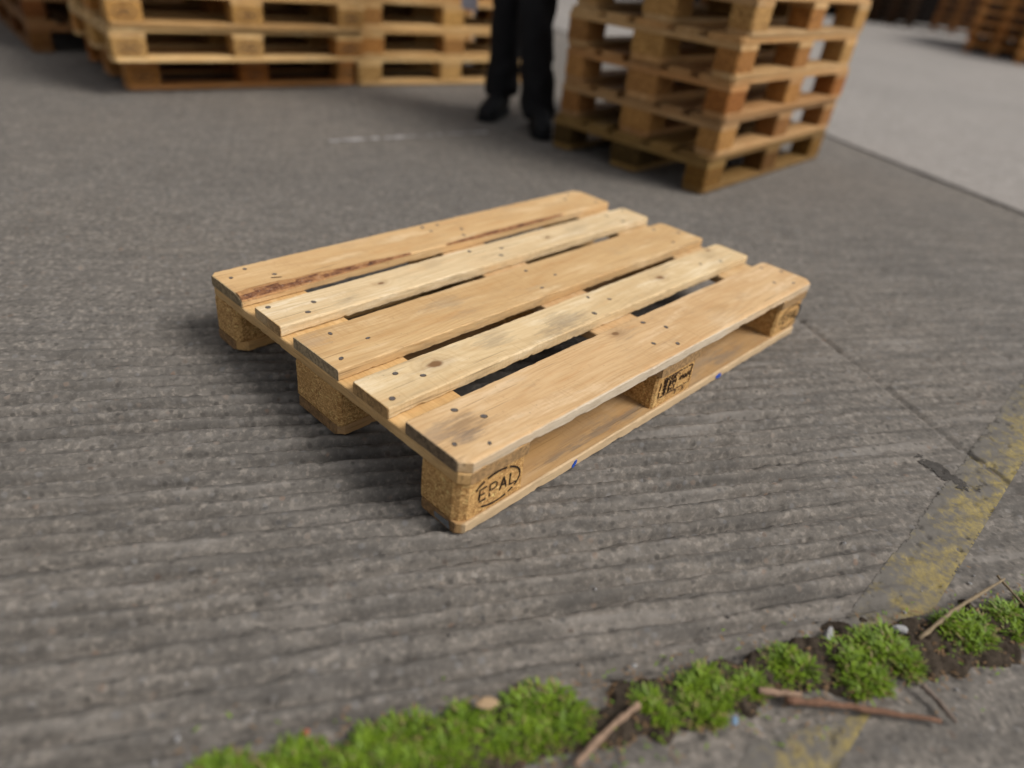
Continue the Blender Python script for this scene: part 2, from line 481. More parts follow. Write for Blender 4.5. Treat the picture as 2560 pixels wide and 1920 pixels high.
# soil that fills the joint where the weeds grow
SOIL = plain('soil', (0.060, 0.046, 0.034), 0.95, 0.7, 60.0, 0.9, 0.1)
ss = np.arange(-0.12, 1.55, 0.0032); tt = np.arange(-0.17, 0.05, 0.0032)
SS, TT = np.meshgrid(ss, tt, indexing='ij')
d28 = np.array([math.cos(R(-28.8)), math.sin(R(-28.8))]); n28 = np.array([-d28[1], d28[0]])
XX = -0.43 + SS * d28[0] + TT * n28[0]; YY = -0.10 + SS * d28[1] + TT * n28[1]
wid = 0.052 + 0.040 * vnoise(SS * 6, SS * 0, 31) + 0.02 * sstep(0.6, 1.0, SS)
cen = -0.038 + (vnoise(SS * 4, SS * 0 + 9, 32) - 0.5) * 0.025
edge = 1 - np.abs(TT - cen) / (wid * 0.62)
ZZ = -0.050 + 0.056 * sstep(-0.35, 0.45, edge + (vnoise(SS * 38, TT * 38, 33) - 0.5) * 0.9) + (vnoise(SS * 90, TT * 90, 34) - 0.5) * 0.008 + (vnoise(SS * 210, TT * 210, 35) - 0.5) * 0.006
tag(grid_mesh('soil_strip', XX, YY, ZZ, SOIL), kind='structure')

# ------------------------------------------------------------------ painted marks
YELLOW = NT('worn_yellow_paint')
_p = YELLOW.n('ShaderNodeNewGeometry').outputs['Position']
_w = YELLOW.math('ADD', YELLOW.math('MULTIPLY', YELLOW.noise(_p, 14.0, 3.0, 0.6), 0.5), YELLOW.math('MULTIPLY', YELLOW.noise(_p, 75.0, 4.0, 0.65), 0.5))
_g = YELLOW.noise(_p, 160.0, 3.0, 0.6)
_s = YELLOW.n('ShaderNodeSeparateXYZ'); YELLOW.l(_p, _s.inputs[0])
_e = YELLOW.math('MULTIPLY', YELLOW.math('SUBTRACT', -0.535, _s.outputs[1]), 1.8)     # better kept along its outer edge
_c = YELLOW.mix(YELLOW.step(_g, 0.4, 0.62), (0.26, 0.205, 0.080), (0.205, 0.165, 0.080))
YELLOW = YELLOW.fin(YELLOW.mix(YELLOW.step(YELLOW.math('ADD', _w, _e), 0.43, 0.65), (0.122, 0.111, 0.098), _c), 0.85, YELLOW.bump(_g, 0.4, 0.002), 0.2)
xs = np.arange(-0.12, 2.6, 0.0030); ys = np.arange(-0.580, -0.488, 0.0030)
XX, YY = np.meshgrid(xs, ys, indexing='ij')
ZZ = ground_h(XX, YY) + 0.0009
xc = (XX[:-1, :-1] + XX[1:, 1:]) / 2; yc = (YY[:-1, :-1] + YY[1:, 1:]) / 2
wear = 0.34 * vnoise(xc * 15, yc * 15, 41) + 0.26 * vnoise(xc * 70, yc * 70, 42) + 0.22 * vnoise(xc * 260, yc * 260, 43) + 0.18 * hash2(np.round(xc / 0.003), np.round(yc / 0.003), 44)
thr = 0.16 + 0.40 * sstep(-0.500, -0.488, yc) + 0.30 * sstep(-0.575, -0.580, yc)
sdy, _ = strip_line(xc, yc)
keep = (wear > thr) & (np.abs(sdy + 0.05) > 0.06)
tag(grid_mesh('yellow_line', XX, YY, ZZ, YELLOW, keep), kind='structure')

WHITE = plain('chalky_white_paint', (0.36, 0.345, 0.34), 0.8, 0.3)
vv = np.linspace(0, 1, 170); ww = np.linspace(-0.012, 0.012, 6)
VV, WW = np.meshgrid(vv, ww, indexing='ij')
XX = 1.10 + VV * 0.78 + WW * 0.18; YY = 2.045 - VV * 0.145 + WW
keep = (vnoise(VV[:-1, :-1] * 30, WW[:-1, :-1] * 150, 51) * 0.6 + 0.4 * vnoise(VV[:-1, :-1] * 7, WW[:-1, :-1] * 0, 52)) > 0.38
tag(grid_mesh('white_line', XX, YY, ground_h(XX, YY) + 0.0025, WHITE, keep), kind='structure')

us = np.arange(-0.075, 0.075, 0.003); vs_ = np.arange(-0.035, 0.035, 0.003)
UU, VV = np.meshgrid(us, vs_, indexing='ij')
XX = 0.872 + UU * 0.28 - VV * 0.96; YY = -0.475 + UU * 0.96 + VV * 0.28
uc = UU[:-1, :-1]; vc = VV[:-1, :-1]
keep = (1 - (uc / 0.062) ** 2 - (vc / 0.024) ** 2 + (vnoise(uc * 70, vc * 70, 61) - 0.5) * 1.1 + (vnoise(uc * 260, vc * 260, 62) - 0.5) * 1.0) > 0.45
tag(grid_mesh('tar_stain', XX, YY, ground_h(XX, YY) + 0.0016, plain('tar', (0.062, 0.055, 0.049), 0.9, 0.6, 90), keep), kind='structure')

# ------------------------------------------------------------------ pallet parts
ZB, ZK, ZS, ZT = 0.022, 0.100, 0.122, 0.144         # tops of bottom boards, blocks, stringers, top boards

def board(name, L, W, T, mat, parent, loc, rz=0.0, seed=1, bev=0.0022, cham=(0, 0, 0, 0), wane=None, wavy=0.0015,
          bow=0.0, step=0.008, skew=0.0):
    """sawn board centred on its origin, long axis X. cham = corner cuts (-x-y, +x-y, -x+y, +x+y).
    wane(x) -> (a, b): width and depth lost on the upper -Y edge."""
    xs = list(np.arange(-L / 2, L / 2, step)) + [L / 2]
    extra = []
    for c in cham:
        if c: extra += [c * 0.3, c * 0.65, c]
    xs = sorted(set([round(x, 5) for x in xs] + [round(-L / 2 + e, 5) for e in extra] + [round(L / 2 - e, 5) for e in extra]))
    verts = []; rows = []
    for x in xs:
        u = x + L / 2
        e1 = (float(vnoise(u * 3.1, seed, seed)) - 0.5) * 2 * wavy + (float(vnoise(u * 23, seed + .5, seed + 1)) - 0.5) * wavy
        e2 = (float(vnoise(u * 2.7, seed, seed + 2)) - 0.5) * 2 * wavy + (float(vnoise(u * 19, seed + .5, seed + 3)) - 0.5) * wavy
        yl = -W / 2 + e1; yr = W / 2 + e2
        dl, dr = u, L / 2 - x
        yl += max(0, cham[0] - dl, cham[1] - dr) ; yr -= max(0, cham[2] - dl, cham[3] - dr)
        zb = bow * (1 - (2 * x / L) ** 2)
        t = T / 2 + zb; b = -T / 2 + zb * 0.3
        def bv(k): return bev * (0.45 + 0.9 * float(vnoise(u * 27, k, seed + 5)) + (6.0 * max(0.0, float(vnoise(u * 70, k * 3.3, seed + 6)) - 0.74) + 1.2 * max(0.0, float(vnoise(u * 160, k, seed + 7)) - 0.5) if step < 0.1 else 0.0))
        a, d = bv(1), bv(2)
        if wane:
            wa, wd = wane(u)
            a = max(a, wa); d = max(d, wd)
        q, r, s2 = bv(3), bv(4), bv(5)
        sec = [(yl + a, t), (yl + a * 0.38, t - d * 0.38), (yl, t - d),
               (yl, b + q), (yl + q * 0.35, b + q * 0.35), (yl + q, b),
               (yr - r, b), (yr - r * 0.35, b + r * 0.35), (yr, b + r),
               (yr, t - s2), (yr - s2 * 0.35, t - s2 * 0.35), (yr - s2, t)]
        rows.append([len(verts) + i for i in range(12)])
        jx = 0.0
        if abs(x + L / 2) < 1e-6 or abs(x - L / 2) < 1e-6: jx = (float(vnoise(seed * 1.7, x * 9, 77)) - .5) * 0.004
        for (y, z) in sec: verts.append((x + jx + skew * y, y, z))
    faces = []
    for i in range(len(rows) - 1):
        for j in range(12):
            k = (j + 1) % 12
            faces.append((rows[i][j], rows[i + 1][j], rows[i + 1][k], rows[i][k]))
    faces.append(tuple(rows[0])); faces.append(tuple(reversed(rows[-1])))
    return mesh_obj(name, verts, faces, mat, parent, loc, rz)

def block(name, sx, sy, sz, mat, parent, loc, cham=(0.004,) * 4, seed=0, rough=0.0007):
    """pressed block; cham = vertical corner cuts in the order -x-y, +x-y, +x+y, -x+y"""
    hx, hy = sx / 2, sy / 2
    ring = []
    for (cx, cy), c in zip(((-1, -1), (1, -1), (1, 1), (-1, 1)), cham):
        p1 = (cx * hx, cy * (hy - c)); p2 = (cx * (hx - c * 0.3), cy * (hy - c * 0.3)); p3 = (cx * (hx - c), cy * hy)
        if c < 0.008: pts = [p1, p3]
        else: pts = [p1, (cx * (hx - c * .42), cy * (hy - c * .42)), p3]
        if cx * cy < 0: pts.reverse()
        ring += pts
    n = len(ring)
    rg = random.Random(seed)
    lv = [(-sz / 2, 0.985), (-sz / 2 + 0.004, 1.0), (-sz / 6, 1.0), (sz / 6, 1.0), (sz / 2 - 0.004, 1.0), (sz / 2, 0.985)]
    verts = []; faces = []
    for z, k in lv:
        for (x, y) in ring:
            verts.append((x * k + rg.uniform(-rough, rough), y * k + rg.uniform(-rough, rough), z))
    for i in range(len(lv) - 1):
        for j in range(n):
            faces.append((i * n + j, i * n + (j + 1) % n, (i + 1) * n + (j + 1) % n, (i + 1) * n + j))
    faces.append(tuple(range(n))); faces.append(tuple(range((len(lv) - 1) * n, len(lv) * n)))
    return mesh_obj(name, verts, faces, mat, parent, loc)

# stroke lettering burned into the blocks -------------------------------------
GLYPH = {
    'E': [[(1, 0), (0, 0), (0, 1), (1, 1)], [(0, .52), (.75, .52)]],
    'P': [[(0, 0), (0, 1), (.7, 1), (1, .85), (1, .62), (.7, .48), (0, .48)]],
    'A': [[(0, 0), (.5, 1), (1, 0)], [(.2, .35), (.8, .35)]],
    'L': [[(0, 1), (0, 0), (1, 0)]],
    'D': [[(0, 0), (0, 1), (.6, 1), (1, .7), (1, .3), (.6, 0), (0, 0)]],
    'R': [[(0, 0), (0, 1), (.7, 1), (1, .85), (1, .62), (.7, .48), (0, .48)], [(.5, .48), (1, 0)]],
    '1': [[(.3, .8), (.6, 1), (.6, 0)]],
    '4': [[(.8, 0), (.8, 1), (0, .3), (1, .3)]],
    '9': [[(1, .6), (.6, .45), (.1, .6), (.1, .9), (.5, 1), (1, .9), (1, .4), (.6, 0)]],
    '0': [[(.3, 0), (0, .3), (0, .7), (.3, 1), (.7, 1), (1, .7), (1, .3), (.7, 0), (.3, 0)]],
    '5': [[(1, 1), (.1, 1), (.1, .55), (.7, .6), (1, .4), (.8, .05), (0, 0)]],
    '7': [[(0, 1), (1, 1), (.4, 0)]],
    'H': [[(0, 0), (0, 1)], [(1, 0), (1, 1)], [(0, .5), (1, .5)]],
    'T': [[(0, 1), (1, 1)], [(.5, 0), (.5, 1)]],
    'I': [[(.5, 0), (.5, 1)]],
    'C': [[(1, .85), (.6, 1), (.1, .8), (0, .5), (.1, .2), (.6, 0), (1, .15)]],
    '-': [[(.15, .5), (.85, .5)]],
}
def text_strokes(s, x, z, w, h, gap):
    out = []
    for ch in s:
        if ch != ' ':
            for pl in GLYPH[ch]: out.append([(x + p[0] * w, z + p[1] * h) for p in pl])
        x += w + gap
    return out
def strokes_mesh(name, polylines, width, mat, parent, yface, jitter=0.12, breaks=0.0, seed=0):
    """ribbons in the XZ plane, 0.5 mm proud of the face at y = yface (facing -Y)"""
    rg = random.Random(seed)
    verts = []; faces = []
    for pl in polylines:
        w = width
        if isinstance(pl, tuple): pl, w = pl
        # resample
        pts = []
        for a, b in zip(pl[:-1], pl[1:]):
            n = max(1, int(math.hypot(b[0] - a[0], b[1] - a[1]) / 0.0035))
            pts += [(a[0] + (b[0] - a[0]) * i / n, a[1] + (b[1] - a[1]) * i / n) for i in range(n)]
        pts.append(pl[-1])
        prev = None
        for i, p in enumerate(pts):
            q0 = pts[max(0, i - 1)]; q1 = pts[min(len(pts) - 1, i + 1)]
            dx, dz = q1[0] - q0[0], q1[1] - q0[1]; L = math.hypot(dx, dz) or 1
            nx, nz = -dz / L, dx / L
            hw = w / 2 * (1 + rg.uniform(-jitter, jitter) * 2)
            k = len(verts)
            verts += [(p[0] + nx * hw, yface - 0.0005, p[1] + nz * hw), (p[0] - nx * hw, yface - 0.0005, p[1] - nz * hw),
                      (p[0] + nx * hw, yface + 0.0015, p[1] + nz * hw), (p[0] - nx * hw, yface + 0.0015, p[1] - nz * hw)]
            if prev is not None and rg.random() > breaks:
                faces += [(prev, prev + 1, k + 1, k), (prev, k, k + 2, prev + 2), (prev + 1, prev + 3, k + 3, k + 1)]
            prev = k
    return mesh_obj(name, verts, faces, mat, parent)
def arc(cx, cz, rx, rz, a0, a1, n=40):
    return [(cx + rx * math.cos(R(a0 + (a1 - a0) * i / n)), cz + rz * math.sin(R(a0 + (a1 - a0) * i / n))) for i in range(n + 1)]

BURN = plain('burned_wood', (0.018, 0.009, 0.005), 0.9, 0.3, 200.0)

def epal_strokes(clipped):
    out = []
    if clipped:
        out.append((arc(0.008, 0.0, 0.053, 0.0315, -128, 152), 0.0028))
    else:
        out.append((arc(0.006, 0.0, 0.056, 0.0310, -135, 200), 0.0026))
    out += [(p, 0.0023) for p in text_strokes('EPAL', -0.031, -0.0125, 0.0155, 0.025, 0.0075)]
    return out

# ------------------------------------------------------------------ the main pallet
hero = empty('pallet', (0, 0, 0))
tag(hero, 'single light wooden pallet lying flat on the ridged concrete in the foreground', 'pallet')

CREAM, TAN = (0.60, 0.405, 0.215), (0.44, 0.255, 0.108)
CREAM2, TAN2 = (0.66, 0.50, 0.29), (0.50, 0.335, 0.165)
ENDC = (0.44, 0.265, 0.11)
H = (0.6, 0.0725, 0.011)
def kk(lst, yc): return [(x - 0.6, y - yc, r) for (x, y, r) in lst]
def bl(lst, yc): return [(q[0] - 0.6, q[1] - yc) + tuple(q[2:]) for q in lst]
GREY = (0.17, 0.135, 0.10)
spec = [
    # y0, y1, material
    (0.000, 0.145, wood('board_wood_near', CREAM, TAN, 1.0, kk([(0.527, 0.126, 0.008)], .0725), 0.28, H, (0.22, 0.155, 0.095), (-0.0725, (0.50, 0.44, 0.35)), 0.30, 0.05,
        blot=bl([(0.066, 0.080, 0.040, 0.75, (0.17, 0.11, 0.065)), (0.05, 0.058, 0.022, 0.7, (0.13, 0.11, 0.10)), (0.015, 0.09, 0.03, 0.45, (0.25, 0.21, 0.17)),
                  (0.545, 0.118, 0.030, 0.35, GREY), (0.83, 0.06, 0.03, 0.4, (0.36, 0.21, 0.08)), (0.79, 0.03, 0.045, 0.30, (0.52, 0.40, 0.27))], .0725))),
    (0.187, 0.287, wood('board_wood_second', CREAM2, TAN2, 2.0, kk([(0.151, 0.248, 0.0135), (0.853, 0.239, 0.0115), (1.132, 0.272, 0.007)], .237), 0.42, (0.6, 0.05, 0.011), ENDC, None, 0.34, 0.04,
        blot=bl([(0.48, 0.225, 0.045, 0.6, GREY), (0.30, 0.25, 0.035, 0.5, GREY), (0.42, 0.21, 0.03, 0.45, GREY), (1.10, 0.25, 0.03, 0.3, GREY)], .237))),
    (0.329, 0.473, wood('board_wood_middle', (0.575, 0.385, 0.19), (0.42, 0.24, 0.095), 3.4, (), 0.36, H, (0.40, 0.30, 0.18), None, 0.30, 0.06,
        blot=bl([(0.02, 0.44, 0.03, 0.4, (0.30, 0.25, 0.2)), (0.33, 0.42, 0.04, 0.4, GREY)], .401))),
    (0.517, 0.616, wood('board_wood_fourth', (0.68, 0.525, 0.32), TAN2, 4.7, kk([(0.803, 0.565, 0.007), (0.27, 0.57, 0.007)], .5665), 0.40, (0.6, 0.05, 0.011), (0.46, 0.28, 0.12), None, 0.30, 0.03,
        blot=bl([(0.93, 0.57, 0.035, 0.35, GREY), (0.16, 0.54, 0.02, 0.4, GREY), (0.43, 0.59, 0.03, 0.3, GREY)], .5665))),
    (0.665, 0.802, wood('board_wood_back', (0.60, 0.40, 0.20), (0.45, 0.26, 0.105), 5.9, (), 0.34, H, (0.34, 0.25, 0.14), None, 0.28, 0.05)),
]
NAILS = [(0.027, 0.758), (0.071, 0.783), (0.109, 0.728), (0.606, 0.779), (0.559, 0.783), (0.643, 0.725), (0.619, 0.690), (0.563, 0.753),
         (0.022, 0.600), (0.106, 0.572), (0.074, 0.541), (0.642, 0.575), (0.609, 0.543), (0.557, 0.601),
         (0.062, 0.446), (0.109, 0.393), (0.028, 0.360), (0.074, 0.264), (0.109, 0.231), (0.023, 0.206), (1.137, 0.782), (1.093, 0.755),
         (1.163, 0.690), (1.180, 0.600), (1.090, 0.590), (1.100, 0.538), (1.129, 0.449), (1.175, 0.395), (1.095, 0.361), (0.596, 0.446),
         (0.641, 0.393), (0.560, 0.361), (1.025, 0.230), (1.092, 0.209), (0.611, 0.268), (0.646, 0.234), (0.561, 0.209), (1.155, 0.124),
         (1.182, 0.081), (1.095, 0.057), (1.139, 0.026), (0.619, 0.122), (0.645, 0.080), (0.561, 0.054), (0.604, 0.024), (0.111, 0.078),
         (0.084, 0.120), (0.024, 0.052), (0.069, 0.021)]
NAIL_M = plain('dark_nail_steel', (0.17, 0.145, 0.13), 0.45, 0.75, 500.0, 0.2, 0.5, 0.35)
DENT_M = plain('bruised_wood', (0.085, 0.048, 0.022), 0.85, 0.4, 300.0)

def wane_near(u):
    n = float(vnoise(u * 6.0, 1.0, 91)); n2 = float(vnoise(u * 31.0, 2.0, 92))
    a = 0.003 + 0.008 * n * n + 0.0025 * n2
    if 0.45 < u < 0.95: a += 0.0035 * n2
    if u < 0.08: a += 0.003
    return a, a * 0.35
def wane_back(u):
    n = float(vnoise(u * 22.0, 3.0, 93))
    if u < 0.46:
        k = 1 - (u / 0.46) ** 1.5
        return 0.003 + 0.026 * k * (0.8 + 0.4 * n), 0.003 + 0.0085 * k * (0.85 + 0.3 * n)
    if 0.50 < u < 1.02:
        k = math.sin((u - 0.50) / 0.52 * math.pi) ** 0.8
        return 0.002 + 0.010 * k * (0.7 + 0.6 * n), 0.002 + 0.006 * k
    return 0.0025, 0.0025
wanes = [wane_near, None, None, None, wane_back]
chams = [(0.018, 0.014, 0.003, 0.010), (0.002, 0.002, 0.003, 0.007), (0.0, 0.003, 0.001, 0.010), (0.001, 0.003, 0.002, 0.008), (0.0, 0.003, 0.012, 0.018)]
top_boards = []
for i, (y0, y1, mt) in enumerate(spec):
    b = board('top_board', 1.2, y1 - y0, 0.022, mt, hero, (0.6, (y0 + y1) / 2, ZT - 0.011 + (0, .0006, .0002, .0008, .0003)[i]), 0.0, seed=20 + i * 3,
              bev=(0.0022, 0.0024, 0.002, 0.0024, 0.002)[i], cham=chams[i], wane=wanes[i],
              wavy=(0.0022, 0.0013, 0.0012, 0.0015, 0.0016)[i], bow=(0.001, 0.0014, 0.0006, 0.0012, 0.0012)[i], skew=(0, 0.01, -0.008, 0.012, 0)[i])
    top_boards.append(b)
top_boards[4]['label'] = 'rear top board with a strip of reddish bark left along its edge'
top_boards[0]['label'] = 'front top board with a brown stain near its left end and a worn grey edge'

# nails: a bruised dent with the dark head set in it
def nail_mesh():
    v = []; f = []; n = 10
    for (r, z) in ((0.0062, 0.0002), (0.0050, 0.0006), (0.0046, 0.0003), (0.0, 0.0004)):
        if r == 0: v.append((0, 0, z)); continue
        for k in range(n):
            a = 2 * math.pi * k / n
            v.append((r * math.cos(a) * 1.1, r * math.sin(a), z))
    for ri in range(2):
        for k in range(n): f.append((ri * n + k, ri * n + (k + 1) % n, (ri + 1) * n + (k + 1) % n, (ri + 1) * n + k))
    for k in range(n): f.append((2 * n + k, 2 * n + (k + 1) % n, 3 * n))
    me = bpy.data.meshes.new('nail'); me.from_pydata(v, [], f)
    me.materials.append(DENT_M); me.materials.append(NAIL_M)
    for i, p in enumerate(me.polygons): p.material_index = 0 if i < n else 1
    return me
NM = nail_mesh()
bows = [0.001, 0.0014, 0.0006, 0.0012, 0.0012]
for (x, y) in NAILS:
    for i, (y0, y1, _) in enumerate(spec):
        if y0 - 0.004 <= y <= y1 + 0.004:
            yy = min(max(y, y0 + 0.012), y1 - 0.012)
            o = bpy.data.objects.new('nail', NM); col.objects.link(o)
            o.parent = top_boards[i]
            xl = x - 0.6
            o.location = (xl, yy - (y0 + y1) / 2, 0.011 + bows[i] * (1 - (2 * xl / 1.2) ** 2) - 0.0001)
            s = rnd.uniform(0.78, 1.02)
            o.scale = (s, s * rnd.uniform(0.7, 1), 1); o.rotation_euler = (0, 0, rnd.uniform(0, 3))
# a gouge beside a nail on the rear board
v = [(-0.011, -0.0022, .0003), (0.011, -0.0030, .0003), (0.012, 0.0012, .0003), (-0.010, 0.0028, .0003), (0, 0, .0006)]
mesh_obj('gouge', v, [(0, 1, 4), (1, 2, 4), (2, 3, 4), (3, 0, 4)], DENT_M, top_boards[4], (0.104 - 0.6, 0.712 - 0.7335, 0.0114), R(-18))

# bark left on the rear board
BARK = NT('bark')
_tc = BARK.n('ShaderNodeTexCoord').outputs['Object']
_n1 = BARK.noise(BARK.scale(_tc, (40, 90, 90)), 1.0, 5.0, 0.7)
_n2 = BARK.noise(BARK.scale(_tc, (140, 300, 300)), 1.0, 3.0, 0.7)
_c = BARK.ramp(_n1, [(0.28, (0.035, 0.014, 0.008)), (0.45, (0.13, 0.050, 0.022)), (0.6, (0.27, 0.125, 0.050)), (0.75, (0.36, 0.20, 0.10))])
_c = BARK.mix(BARK.math('MULTIPLY', BARK.step(_n2, 0.55, 0.7), 0.5), _c, (0.40, 0.28, 0.20))
BARK = BARK.fin(_c, 0.8, BARK.bump(_n1, 0.9, 0.004), 0.3)
INNER = plain('peeled_inner_bark', (0.40, 0.21, 0.085), 0.75, 0.45, 90, 0.5)
W5 = spec[4][1] - spec[4][0]
def bark(u0, u1, seed):
    rg = random.Random(seed); vs = []; fs = []; prev = None
    n = int((u1 - u0) / 0.004)
    for i in range(n + 1):
        u = u0 + (u1 - u0) * i / n
        a, d = wane_back(u)
        e1 = (float(vnoise(u * 3.1, 32, 32)) - 0.5) * 2 * 0.0016
        tk = min(1, (u1 - u) / 0.05, 1)
        ys = -W5 / 2 + e1
        pts = []
        for k in range(6):
            f = k / 5
            yb = ys + a * (1 - f) ** 1.35; zb = 0.011 - d * f ** 1.35
            h = (0.0004 + 0.0022 * math.sin(min(1, f * 1.15) * math.pi) * tk) + rg.uniform(-0.0006, 0.0012) * tk
            pts.append((u - 0.6 + rg.uniform(-.0008, .0008), yb - h * 0.7, zb + h * 0.7 + 0.0008))
        k0 = len(vs); vs += pts
        if prev is not None:
            for k in range(5): fs.append((prev + k, k0 + k, k0 + k + 1, prev + k + 1))
        prev = k0
    o = mesh_obj('bark_strip', vs, fs, BARK, top_boards[4])
    o.data.materials.append(INNER)
    for i, p in enumerate(o.data.polygons): p.material_index = 1 if (i % 5) < (1 + (i // 5 % 23 < 9)) or (i % 5) == 4 else 0
bark(0.001, 0.43, 5); bark(0.54, 0.98, 6)

# cross boards (stringers)
STR = [wood('stringer_wood_%s' % n, c, d, s, (), 0.18, (0.4, 0.0725, 0.011), (0.36, 0.22, 0.10), None, 0.3, 0.05)
       for n, c, d, s in (('front', (0.64, 0.41, 0.18), (0.46, 0.265, 0.10), 7.1), ('centre', CREAM, TAN, 8.3), ('rear', (0.60, 0.42, 0.22), TAN, 9.2))]
for (x, mt, s) in ((0.0725, STR[0], 41), (0.600, STR[1], 44), (1.1275, STR[2], 47)):
    cm = {41: (0.012, 0, 0.006, 0), 44: (0, 0, 0, 0), 47: (0.0, 0.0, 0.02, 0.012)}[s]
    # local +x runs along world -y after the -90 degree turn: (-x-y)->(y=0.8 end, x low)
    cmm = {41: (0.014, 0.015, 0, 0), 44: (0, 0, 0, 0), 47: (0, 0, 0.016, 0.016)}[s]
    board('stringer_board', 0.798, 0.145, 0.0218, mt, hero, (x, 0.400, ZS - 0.0111), R(-90), seed=s, cham=cmm, wavy=0.0012)
# blocks
CHIP = chipboard('pressed_chip', (0.62, 0.385, 0.155), (0.49, 0.27, 0.095), (0.27, 0.13, 0.045), s=1.6)
blk = {}
for ix, (x, sx) in enumerate(((0.0725, 0.145), (0.600, 0.145), (1.1275, 0.145))):
    for iy, (y, sy) in enumerate(((0.050, 0.100), (0.400, 0.145), (0.750, 0.100))):
        c = [0.005] * 4
        if (ix, iy) == (0, 0): c[0] = 0.018
        if (ix, iy) == (2, 0): c[1] = 0.018
        if (ix, iy) == (2, 2): c[2] = 0.02
        if (ix, iy) == (0, 2): c[3] = 0.016; c[0] = 0.012
        yy = y + (0.0035 if iy == 0 else 0)
        blk[ix, iy] = block('block', sx, sy - (0.004 if iy == 0 else 0), 0.078, CHIP, hero, (x, yy, (ZB + ZK) / 2), c, seed=ix * 3 + iy)
# bottom boards
BOT = [wood('bottom_board_wood_%s' % n, c, d, s, (), st, (0.6, 0.05, 0.011), (0.28, 0.16, 0.07), (-0.0495, (0.52, 0.385, 0.235)) if n == 'near' else None, 0.3, 0.04, blot=b)  # near board: colour darkened for its shaded top, front edge painted paler as lit
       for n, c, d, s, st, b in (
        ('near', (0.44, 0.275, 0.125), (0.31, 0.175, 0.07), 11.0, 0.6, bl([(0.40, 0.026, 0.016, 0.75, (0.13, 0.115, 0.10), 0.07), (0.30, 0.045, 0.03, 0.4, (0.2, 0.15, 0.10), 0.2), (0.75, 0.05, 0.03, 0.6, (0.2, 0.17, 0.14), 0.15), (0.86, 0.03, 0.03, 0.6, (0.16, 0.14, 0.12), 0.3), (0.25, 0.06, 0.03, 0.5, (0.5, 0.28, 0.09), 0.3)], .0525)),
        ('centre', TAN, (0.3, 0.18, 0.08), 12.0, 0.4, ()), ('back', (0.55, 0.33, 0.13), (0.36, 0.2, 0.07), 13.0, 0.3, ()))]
bb = []
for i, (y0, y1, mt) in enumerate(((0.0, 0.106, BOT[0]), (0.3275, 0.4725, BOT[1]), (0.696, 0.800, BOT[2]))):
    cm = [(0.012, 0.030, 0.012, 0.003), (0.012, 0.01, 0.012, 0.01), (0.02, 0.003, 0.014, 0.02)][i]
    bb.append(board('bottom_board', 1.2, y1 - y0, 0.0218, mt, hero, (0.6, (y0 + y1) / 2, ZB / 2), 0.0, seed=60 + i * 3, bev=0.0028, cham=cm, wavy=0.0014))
# burned marks
for (ix, clip, sd) in ((0, True, 1), (2, False, 2)):
    o = strokes_mesh('burned_emblem', epal_strokes(clip), 0.002, BURN, blk[ix, 0], -0.0480 - 0.0008, 0.2, 0.05 if clip else 0.02, sd)
    o['label'] = 'oval emblem reading EPAL burned into the block'
st = [([(-0.050, 0.0265), (0.058, 0.0265)], 0.0016), ([(0.058, 0.0265), (0.058, -0.014)], 0.0014), ([(-0.050, -0.017), (0.060, -0.017)], 0.0016),
      ([(-0.023, 0.0265), (-0.023, -0.017)], 0.0014), ([(-0.057, 0.020), (-0.057, -0.018)], 0.0011)]
st += [(p, 0.0013) for p in text_strokes('DE', -0.017, 0.0145, 0.0085, 0.0095, 0.004)]
st += [(p, 0.0013) for p in text_strokes('-', 0.008, 0.015, 0.007, 0.009, 0.0)]
st += [(p, 0.0013) for p in text_strokes('RP1 49005', -0.019, 0.000, 0.0062, 0.0105, 0.0022)]
st += [(p, 0.0013) for p in text_strokes('HT', -0.019, -0.014, 0.0085, 0.0105, 0.0045)]
st += [(p, 0.0013) for p in text_strokes('7-5', 0.004, -0.030, 0.008, 0.0095, 0.007)]
st += [(p, 0.0009) for p in text_strokes('IPPC', -0.0475, 0.0175, 0.0042, 0.006, 0.0015)]
# ear of wheat
for k in range(4):
    zc = -0.012 + k * 0.0085
    for sgn in (-1, 1):
        st.append(([(-0.038, zc - 0.002), (-0.038 + sgn * 0.006, zc + 0.001), (-0.038 + sgn * 0.0035, zc + 0.0055), (-0.038, zc + 0.003)], 0.0013))
st.append(([(-0.038, -0.015), (-0.038, 0.017)], 0.001))
st = [(p[0], p[1] * 0.8) for p in st]
o = strokes_mesh('burned_stamp', st, 0.0013, plain('shallow_burn', (0.055, 0.028, 0.014), 0.9, 0.5, 150.0), blk[1, 0], -0.0480 - 0.0012, 0.25, 0.10, 9)
o['label'] = 'burned stamp reading DE, RP1 49005, HT and 7-5 beside an ear of wheat'
# blue flecks on the bottom board, grey metal on its end, and a notch of dark wood
BLUE = plain('blue_plastic', (0.015, 0.075, 0.42), 0.5, 0.3, 300)
for (x, w, t) in ((0.281, 0.012, 0.3), (0.794, 0.024, -0.2)):
    v = []
    for (px, pz) in ((-w / 2, -0.006), (-w * .1, -0.0085), (w / 2, -0.004), (w * .5, 0.003), (w * .1, 0.0045), (-w * .45, -0.001)):
        v.append((px, -0.0006, pz + t * px))
    v += [(p[0], 0.002, p[2]) for p in v]
    n = 6
    f = [tuple(range(n)), tuple(range(n, 2 * n))] + [(k, (k + 1) % n, (k + 1) % n + n, k + n) for k in range(n)]
    mesh_obj('blue_fleck', v, f, BLUE, bb[0], (x - 0.6, -0.053, 0.0))
STEEL = plain('grey_strap_steel', (0.20, 0.215, 0.23), 0.5, 0.4, 120.0, 0.3, 0.5, 0.5)
v = [(-0.0016, -0.012, -0.007), (-0.0016, 0.024, -0.005), (-0.0016, 0.026, 0.004), (-0.0016, -0.008, 0.006)]
